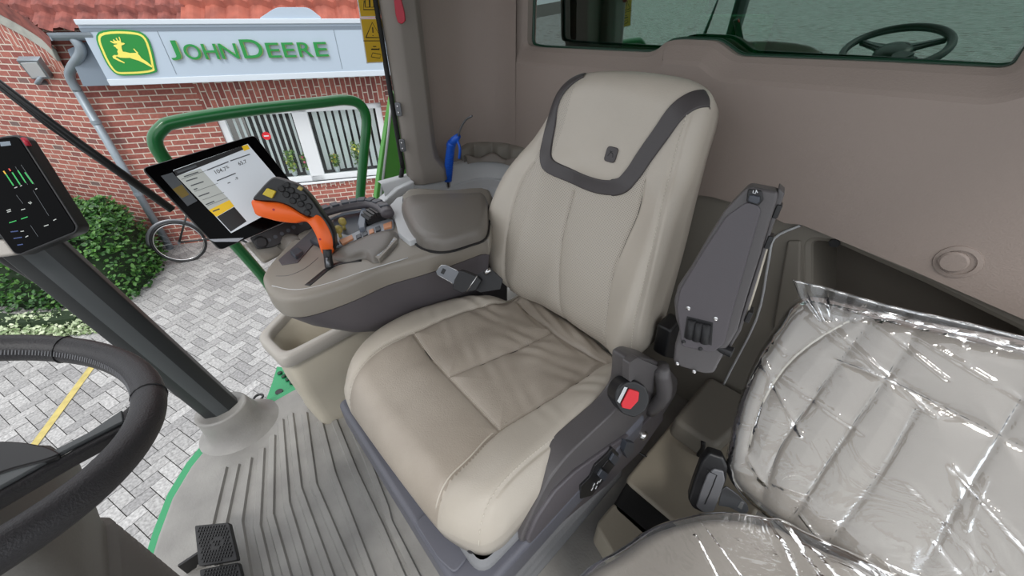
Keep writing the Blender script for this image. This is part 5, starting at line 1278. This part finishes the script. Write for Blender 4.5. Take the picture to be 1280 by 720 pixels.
# ================================================================== STEERING
sc = Vector((-.54, -.298, .925)); sn = Vector((-.05, .33, 1)).normalized()
SF = Frame(sc, Vector((1, 0, 0))-sn*sn.x, sn.cross(Vector((1, 0, 0))))
sw = thing('steering_wheel', sc, 'black leather steering wheel at the lower left of the cab', 'steering wheel')
R_ = .193; b = MB(); n_ = 120
b.loft([[sc+(SF.x*math.cos(t)+SF.y*math.sin(t))*(R_+.0165*math.cos(p))+SF.n*.0175*math.sin(p) for p in [2*math.pi*j/20 for j in range(20)]] for t in [2*math.pi*k/n_ for k in range(n_+1)]], (0, 0))
rim = b.build('rim', M['wheel'], sw, smooth=True)
b = MB()
for k in range(0, 340):
    t = 2*math.pi*k/340; rr = R_-.0155
    p_ = sc+(SF.x*math.cos(t)+SF.y*math.sin(t))*rr+SF.n*.006; q_ = sc+(SF.x*math.cos(t+.006)+SF.y*math.sin(t+.006))*(rr-.001)-SF.n*.0005
    b.tube([p_, q_], .0008, 4)
b.build('rim_stitching', M['thread' if False else 'grey'], rim)
def sang(px, py):
    a, c_ = SF.hit(px, py); return math.atan2(c_, a)
ts = sang(168, 505)
b = MB(); sp1 = [SF.hit(*p) for p in ((168, 497), (171, 512), (158, 531), (90, 566), (0, 616), (-70, 655), (-110, 620), (-60, 585), (0, 578), (70, 569), (112, 545))]
if area(sp1) < 0: sp1 = sp1[::-1]
b.prism(SF, sp1, -.020, -.003); sk = b.build('spoke', M['wheel'], sw, bevel=.004)
sp2 = [SF.hit(*p) for p in ((153, 512), (155, 527), (88, 561), (0, 610), (-20, 618), (-25, 600), (60, 567), (110, 541))]
if area(sp2) < 0: sp2 = sp2[::-1]
b = MB(); b.prism(SF, sp2, -.004, .001); b.build('spoke_inlay', M['post2'], sk, bevel=.002)
hb_ = [SF.hit(*p, .01) for p in ((-150, 585), (-60, 550), (0, 543), (30, 545), (60, 551), (76, 560), (56, 568), (0, 582), (-60, 610), (-130, 640))]
if area(hb_) < 0: hb_ = hb_[::-1]
b = MB(); b.prism(SF, rounded(hb_, .01), -.012, .003); b.build('hub_cover', M['black'], sw, bevel=.006)
for t in (ts+2*math.pi/3, ts-2*math.pi/3):
    dx = SF.x*math.cos(t)+SF.y*math.sin(t); dy = SF.x*-math.sin(t)+SF.y*math.cos(t); f2 = Frame(sc-SF.n*.012, dx, dy)
    b = MB(); pts_ = [(.04, -.035), (.10, -.020), (.182, -.014), (.182, .014), (.10, .020), (.04, .035)]; b.prism(f2, pts_, -.012, .006); sk = b.build('spoke', M['wheel'], sw, bevel=.005)
    b = MB(); b.prism(f2, [(.05, -.014), (.176, -.006), (.176, .009), (.05, .006)], .004, .010); b.build('spoke_inlay', M['post2'], sk, bevel=.002)
b = MB(); hf = Frame(sc-SF.n*.03, SF.x, SF.y); b.lathe(hf, [(.045, -.03), (.065, -.005), (.075, .012), (.068, .026), (.04, .034), (.01, .036)], 36); b.build('hub', M['black'], sw, smooth=True)
# seams on the rim leather
for px, py in ((88, 433), (165, 500)):
    t = sang(px, py); b = MB(); c_ = sc+(SF.x*math.cos(t)+SF.y*math.sin(t))*R_
    b.tube([c_+(SF.x*math.cos(t)+SF.y*math.sin(t))*.0172*math.cos(p)+SF.n*.0182*math.sin(p) for p in [2*math.pi*j/16 for j in range(17)]], .0008, 5); b.build('leather_seam', M['black'], rim, smooth=True)
colm = thing('steering_column', (-.53, -.45, 0), 'grey beige steering column cover with folded bellows under the wheel', 'steering column')
def cr(x0, x1, y0, y1, z_, r=.04): return [Vector((x, y, z_)) for x, y in rounded([(x0, y0), (x1, y0), (x1, y1), (x0, y1)], r, 5)]
b = MB(); b.loft([cr(-.655, -.41, -.49, -.27, .61), cr(-.66, -.41, -.49, -.27, .62), cr(-.65, -.42, -.46, -.235, .74), cr(-.64, -.43, -.45, -.235, .79), cr(-.62, -.45, -.43, -.25, .83), cr(-.58, -.5, -.36, -.28, .88, .02)], (1, 1)); b.build('upper_cover', M['colm'], colm, smooth='auto', angle=50)
b = MB(); rr_ = []
for k in range(26):
    t = k/25; z_ = .61*(1-t)+.28*t; d = .008*(1 if k % 2 else -1)+.006; x0 = -.652*(1-t)-.71*t; y1 = -.275*(1-t)-.305*t
    rr_.append([Vector((x, y, z_)) for x, y in offset(rounded([(x0, -.53), (-.39, -.53), (-.39, y1), (x0, y1)], .04, 5), d)])
b.loft(rr_, (1, 1)); b.build('bellows', M['colm'], colm, smooth=False)
b = MB(); b.loft([cr(-.74, -.36, -.60, -.30, 0), cr(-.725, -.37, -.58, -.30, .12), cr(-.71, -.38, -.55, -.305, .28)], (1, 1)); b.build('lower_cover', M['beige'], colm, smooth='auto', angle=50)
# pedals
def pedal(px, z_, label):
    dx_ = at(px[1][0], px[1][1], 2, z_)-at(px[0][0], px[0][1], 2, z_)
    f2 = Frame(at(272, 690, 2, z_), dx_, Vector((-dx_.y, dx_.x, dx_.length*.25)))
    q_ = [f2.hit(*p) for p in px]; c_ = f2.P(sum(p[0] for p in q_)/4, sum(p[1] for p in q_)/4, 0)
    if area(q_) < 0: q_ = q_[::-1]
    t = thing('foot_pedal', c_, label, 'pedal', 'studded foot pedals')
    pad = slab('pad', f2, q_, -.018, 0, M['softblack'], t, bevel=.005, r=.006)
    a0, a1 = min(p[0] for p in q_), max(p[0] for p in q_); b0, b1 = min(p[1] for p in q_), max(p[1] for p in q_)
    b = MB(); a = a0
    def inq(x, y): return all((q_[(i+1) % 4][0]-q_[i][0])*(y-q_[i][1])-(q_[(i+1) % 4][1]-q_[i][1])*(x-q_[i][0]) > .004*math.hypot(q_[(i+1) % 4][0]-q_[i][0], q_[(i+1) % 4][1]-q_[i][1]) for i in range(4))
    while a < a1:
        c2 = b0
        while c2 < b1:
            if inq(a, c2) and inq(a+.004, c2+.004) and (math.hypot(a-(a0+a1)/2, c2-(b0+b1)/2) > .016 or math.hypot(a-(a0+a1)/2, c2-(b0+b1)/2) < .009): b.box(f2, a, a+.004, c2, c2+.004, -.001, .0035)
            c2 += .0072
        a += .0072
    b.build('grip_studs', M['softblack'], pad)
    b = MB(); cc = f2.P((a0+a1)/2, (b0+b1)/2, -.018); b.tube([cc, Vector((cc.x, cc.y-.03, 0.0))], .010, 10); b.build('pedal_arm', M['black'], t, smooth=True)
pedal(((243, 657), (286, 653), (297, 700), (248, 708)), .085, 'black studded rubber pedal on the ribbed floor, upper of the two')
pedal(((249, 712), (298, 703), (312, 760), (256, 775)), .075, 'black studded rubber pedal cut off by the lower picture edge')
ps_ = at(243, 700, 2, .03); b = MB(); b.box(XY, ps_.x-.004, ps_.x+.004, ps_.y-.03, ps_.y+.02, 0, .05); 
tag(b.build('pedal_stop', M['black'], bevel=.002), 'thin black upright plate left of the pedals', 'pedal stop')
# ================================================================== REAR FLOOR, INSTRUCTOR SEAT
b = MB(); b.prism(XY, rounded([(-.21, .66), (.10, .66), (.10, 1.17), (-.21, 1.17)], .03), .0, .11); tag(b.build('rear_step', M['ped'], bevel=.012), kind='structure').name = 'trim_12'
b = MB(); b.prism(XY, rounded([(-.20, .90), (-.06, .90), (-.02, 1.17), (-.20, 1.17)], .03), .10, .19); tag(b.build('wheel_arch', M['lower'], bevel=.02, seg=4), kind='structure').name = 'trim_13'
b = MB(); b.tube([at(700+x/4, 440+y/4, 2, .105) for x, y in ((380, 495), (430, 525), (470, 555), (520, 570), (580, 625), (640, 660))], .004, 6, smooth=3); tag(b.build('cable', M['black'], smooth=True), 'thin dark cable lying on the beige step behind the driver seat', 'cable')
b = MB(); b.tube([at(x, y, 1, .9) for x, y in ((879, 552), (878, 562), (872, 572), (866, 600), (850, 612), (822, 628), (800, 645))], .007, 8, smooth=4)
tag(b.build('belt_cable', M['black'], smooth=True), 'black cable curving down from the wrapped seat belt socket', 'cable')
for k, (px, py, r_) in enumerate(((854, 526, .008), (866, 548, .02))):
    p_ = at(px, py, 1, 1.165); b = MB(); b.lathe(Frame(p_, (1, 0, 0), (0, 0, 1)), [(r_, -.005), (r_, .012), (r_*.6, .016)], 16)
    tag(b.build('wall_plug', M['black'], smooth='auto'), ['small black plug in the lower rear wall', 'larger black knob low on the rear wall beside the wrapped seat'][k], 'plug')
ins_ = thing('instructor_seat', (.19, .62, 0), 'beige folding passenger seat wrapped in clear plastic, at the right', 'seat')
b = MB(); b.prism(XY, rounded([(.03, .32), (.45, .32), (.45, .64), (.03, .64)], .03), .10, .26); b.build('seat_box', M['ped'], ins_, bevel=.01)
b = MB(); b.prism(XY, rounded([(-.195, .50), (.50, .28), (.50, .62), (-.195, .595)], .02), 0, .10); tag(b.build('pedestal', M['ped'], bevel=.01), kind='structure').name = 'trim_14'
b = MB(); b.prism(XY, rounded([(-.19, .57), (.2, .57), (.2, .69), (-.205, .69)], .02), .0, .100); tag(b.build('gap_shade', M['foam'], bevel=.008), kind='structure').name = 'gap_shade_strip'  # black block that paints the shade of the gap below the step edge
IC = Frame((.19, .55, .31), (1, 0, 0), (0, 1, 0))
io = [(-.32+.0, -.27), (-.24, -.28), (.25, -.28), (.27, .0), (.27, .16), (-.20, .16), (-.24, .10), (-.275, -.05)]
io = [IC.hit(*p, .05) for p in ((726, 722), (770, 692), (812, 664), (850, 651), (900, 645), (960, 652), (1003, 668))]+[(.27, .16), (.27, -.30), (-.28, -.36)]
io = [tuple(p)[:2] for p in catmull([(a, c_, 0) for a, c_ in io], 5, closed=True)]
IPc = Pillow(IC, io, lambda A, B: .055+.004*np.sin(A*30), .04, .8, bottom=-.0)
IPc.mesh(160, 50, 12).build('seat_cushion', M['leather_pass'], ins_, smooth=True)
IT = math.radians(24)
IB = Frame((.19, .75, .37), (1, 0, 0), (0, math.sin(IT), math.cos(IT)))
ib = [(1000, 378), (975, 410), (950, 450), (930, 500), (917, 550), (912, 590), (930, 618), (980, 660), (1045, 716), (1120, 775), (1300, 900), (1420, 760), (1420, 480), (1300, 440), (1200, 418), (1100, 396), (1040, 380)]
ibo = [IB.hit(*p) for p in ib]; ibo = [tuple(p)[:2] for p in catmull([(a, c_, 0) for a, c_ in ibo], 6, closed=True)]
def Ih(px): return cm([IB.hit(x, y, .02) for x, y in px])
iS = [Ih([(1097, 392), (1060, 438), (1015, 500), (975, 560), (950, 625)]), Ih([(1152, 405), (1110, 470), (1060, 540), (1005, 625), (985, 660)]), Ih([(1280, 500), (1240, 560), (1190, 640), (1130, 760)]), Ih([(1145, 512), (1100, 590), (1050, 660), (1025, 700)]), Ih([(1045, 450), (1110, 475), (1200, 520), (1300, 570)]), Ih([(1062, 402), (1020, 425), (980, 460), (950, 510), (935, 560)])]
def itop(A, B):
    d = seg_dist(A, B, iS); return .012*(1-np.exp(-(d/.02)))-.003*np.exp(-(d/.004)**2)+.02*np.exp(-((B-.2)/.2)**2)
IP = Pillow(IB, ibo, itop, .045, .86, bottom=-.07)
ibk = IP.mesh(220, 90, 12).build('backrest', M['leather_pass'], ins_, smooth=True)
b = MB()
for s_ in iS[:5]: b.tube([IP.pt(a, c_, 0) for a, c_ in s_[::3]], .0012, 5)
b.build('panel_seams', M['dark_thread'], ibk, smooth=True)
b = MB(); b.tube([IP.pt(a, c_, .001) for a, c_ in iS[5][::2]], .003, 6); b.build('edge_piping', M['thread'], ibk, smooth=True)
# clear film over the seat
def film(fr, pil, outl, seed, amp, base, name, label, flap=None):
    r2 = random.Random(seed); K = []
    for i in range(14):
        K.append((r2.uniform(0, math.pi), r2.uniform(6, 22), r2.uniform(0, 6.28), r2.uniform(.4, 1)))
    folds = []
    for i in range(34):
        a0 = r2.uniform(-.32, .3); b0 = r2.uniform(-.05, .55); th_ = r2.gauss(math.radians(-35), .45); l_ = r2.uniform(.05, .25)
        folds.append(([(a0, b0), (a0+math.cos(th_)*l_, b0+math.sin(th_)*l_)], r2.uniform(.003, .008), r2.uniform(.5, 1)))
    def top(A, B):
        h = pil.top(A, B)*.5+base
        for th_, k_, ph, am in K: h = h+amp*.16*am*np.sin((A*math.cos(th_)+B*math.sin(th_))*k_+ph+1.6*np.sin(B*11+ph))*8/ (k_+4)
        for pl_, w_, am in folds:
            d = seg_dist(A, B, [pl_]); h = h+amp*am*np.exp(-(d/w_)**2)
        return h
    p = Pillow(fr, outl, top, .05, .88, bottom=pil.bottom-.01)
    return p
fo = offset(ibo, .010)
fp_ = film(IB, IP, fo, 11, .0045, .022, '', '')
cov = thing('plastic_cover', IB.P(-.1, .0, .03), 'clear crinkled plastic film over the backrest of the folding passenger seat', 'plastic cover')
fm = fp_.mesh(300, 150, 12, closed_bottom=True); 
b = fm; b.f = b.f[:-1]; b.mi = b.mi[:-1]
b.build('film_sheet', M['film'], cov, smooth=True)
# loose top corner of the film
ctl = [[(991, 350), (1040, 362), (1110, 382), (1200, 402), (1320, 432)], [(1000, 372), (1040, 384), (1105, 396), (1200, 417), (1320, 448)], [(1024, 402), (1045, 402), (1105, 402), (1200, 424), (1320, 455)]]
b = MB(); rows = []
for j, rw in enumerate(ctl):
    P_ = [IB.P(*IB.hit(x, y, .03+.012*(j == 0)), .03+.012*(j == 0)) for x, y in rw]; P_ = catmull(P_, 12)
    rows.append([p+IB.n*(.004*math.sin(i*1.1+j)+.003*math.sin(i*.47)) for i, p in enumerate(P_)])
b.loft([rows[0], [(p+q)/2+IB.n*.006 for p, q in zip(rows[0], rows[1])], rows[1], [(p+q)/2-IB.n*.004 for p, q in zip(rows[1], rows[2])], rows[2]], (0, 0), closed=False); b.build('loose_corner', M['film'], cov, smooth=True)
b = MB(); b.loft([rows[0], [p-IB.n*.006-IB.y*.004 for p in rows[0]]], (0, 0), closed=False); b.tube([p for p in rows[0]], .0022, 6); b.build('folded_hem', M['film'], cov, smooth=True)
fc2 = film(IC, IPc, offset(io, .012), 4, .0035, .05, '', '')
fc2.c = IPc.c
cv2 = thing('plastic_cover', IC.P(0, 0, .06), 'clear crinkled plastic film over the cushion of the passenger seat, lower edge of the picture', 'plastic cover')
b = fc2.mesh(240, 110, 12); b.f = b.f[:-1]; b.mi = b.mi[:-1]; b.build('film_sheet', M['film'], cv2, smooth=True)
# belt socket + tongue
f_ = Frame(at(888, 604, 1, .68), (.93, .30, -.2), (.05, .45, .9))
bs = thing('belt_socket', f_.o, 'black seat belt socket with steel tongue, left of the wrapped seat', 'seat belt buckle')
slab('socket_body', f_, [f_.hit(*p) for p in ((860, 625), (866, 605), (876, 578), (886, 566), (904, 572), (910, 585), (908, 602), (900, 622), (893, 640), (878, 642), (866, 636))], -.035, 0, M['black'], bs, bevel=.008, r=.006, seg=4)
o = slab('face_plate', f_, [f_.hit(*p) for p in ((870, 632), (876, 612), (884, 592), (892, 585), (904, 588), (906, 600), (900, 618), (892, 638), (880, 640))], -.002, .005, M['grey'], bs, bevel=.003, r=.004)
b = MB(); b.tube([f_.P(*f_.hit(x, y, .005), .005) for x, y in ((884, 588), (896, 594), (889, 612), (881, 630))], .0014, 6); b.build('slot', M['black'], o)
slab('tongue', f_, [f_.hit(*p) for p in ((902, 612), (908, 608), (922, 618), (934, 630), (936, 638), (930, 644), (912, 634), (898, 632))], -.004, .001, M['steel'], bs, bevel=.001, r=.003)
slab('tongue_window', f_, [f_.hit(*p, .002) for p in ((922, 634), (926, 627), (930, 629), (927, 637))], .001, .002, M['chrome'], bs, bevel=0)
b = MB(); p_ = [IB.P(*IB.hit(x, y, -.02), -.02) for x, y in ((1005, 690), (1018, 700), (1035, 712))]; b.tube(p_, .008, 8); b.build('hinge_pin', M['chrome'], ins_, smooth=True)

# ================================================================== LIGHT
w = bpy.data.worlds.new('world'); S.world = w; w.use_nodes = True; N = w.node_tree.nodes; L = w.node_tree.links
bgn = N['Background']; tc = N.new('ShaderNodeTexCoord'); sx_ = N.new('ShaderNodeSeparateXYZ'); L.new(tc.outputs['Generated'], sx_.inputs[0])
rp_ = N.new('ShaderNodeValToRGB'); L.new(sx_.outputs['Z'], rp_.inputs[0])
rp_.color_ramp.elements[0].position = 0; rp_.color_ramp.elements[0].color = (.62, .66, .70, 1)
rp_.color_ramp.elements[1].position = .75; rp_.color_ramp.elements[1].color = (1.0, 1.02, 1.05, 1)
L.new(rp_.outputs[0], bgn.inputs[0]); bgn.inputs[1].default_value = 1.7
sun = bpy.data.lights.new('sun', 'SUN'); sun.energy = 1.2; sun.angle = math.radians(12); sun.color = (1, .97, .92)
so = bpy.data.objects.new('sun', sun); COL.objects.link(so); so.rotation_euler = Vector((.35, -.5, .8)).to_track_quat('Z', 'Y').to_euler()
S.view_settings.view_transform = 'Standard'; S.view_settings.look = 'None'; S.view_settings.gamma = 1; S.view_settings.use_curve_mapping = False
S.view_settings.exposure = 0.0
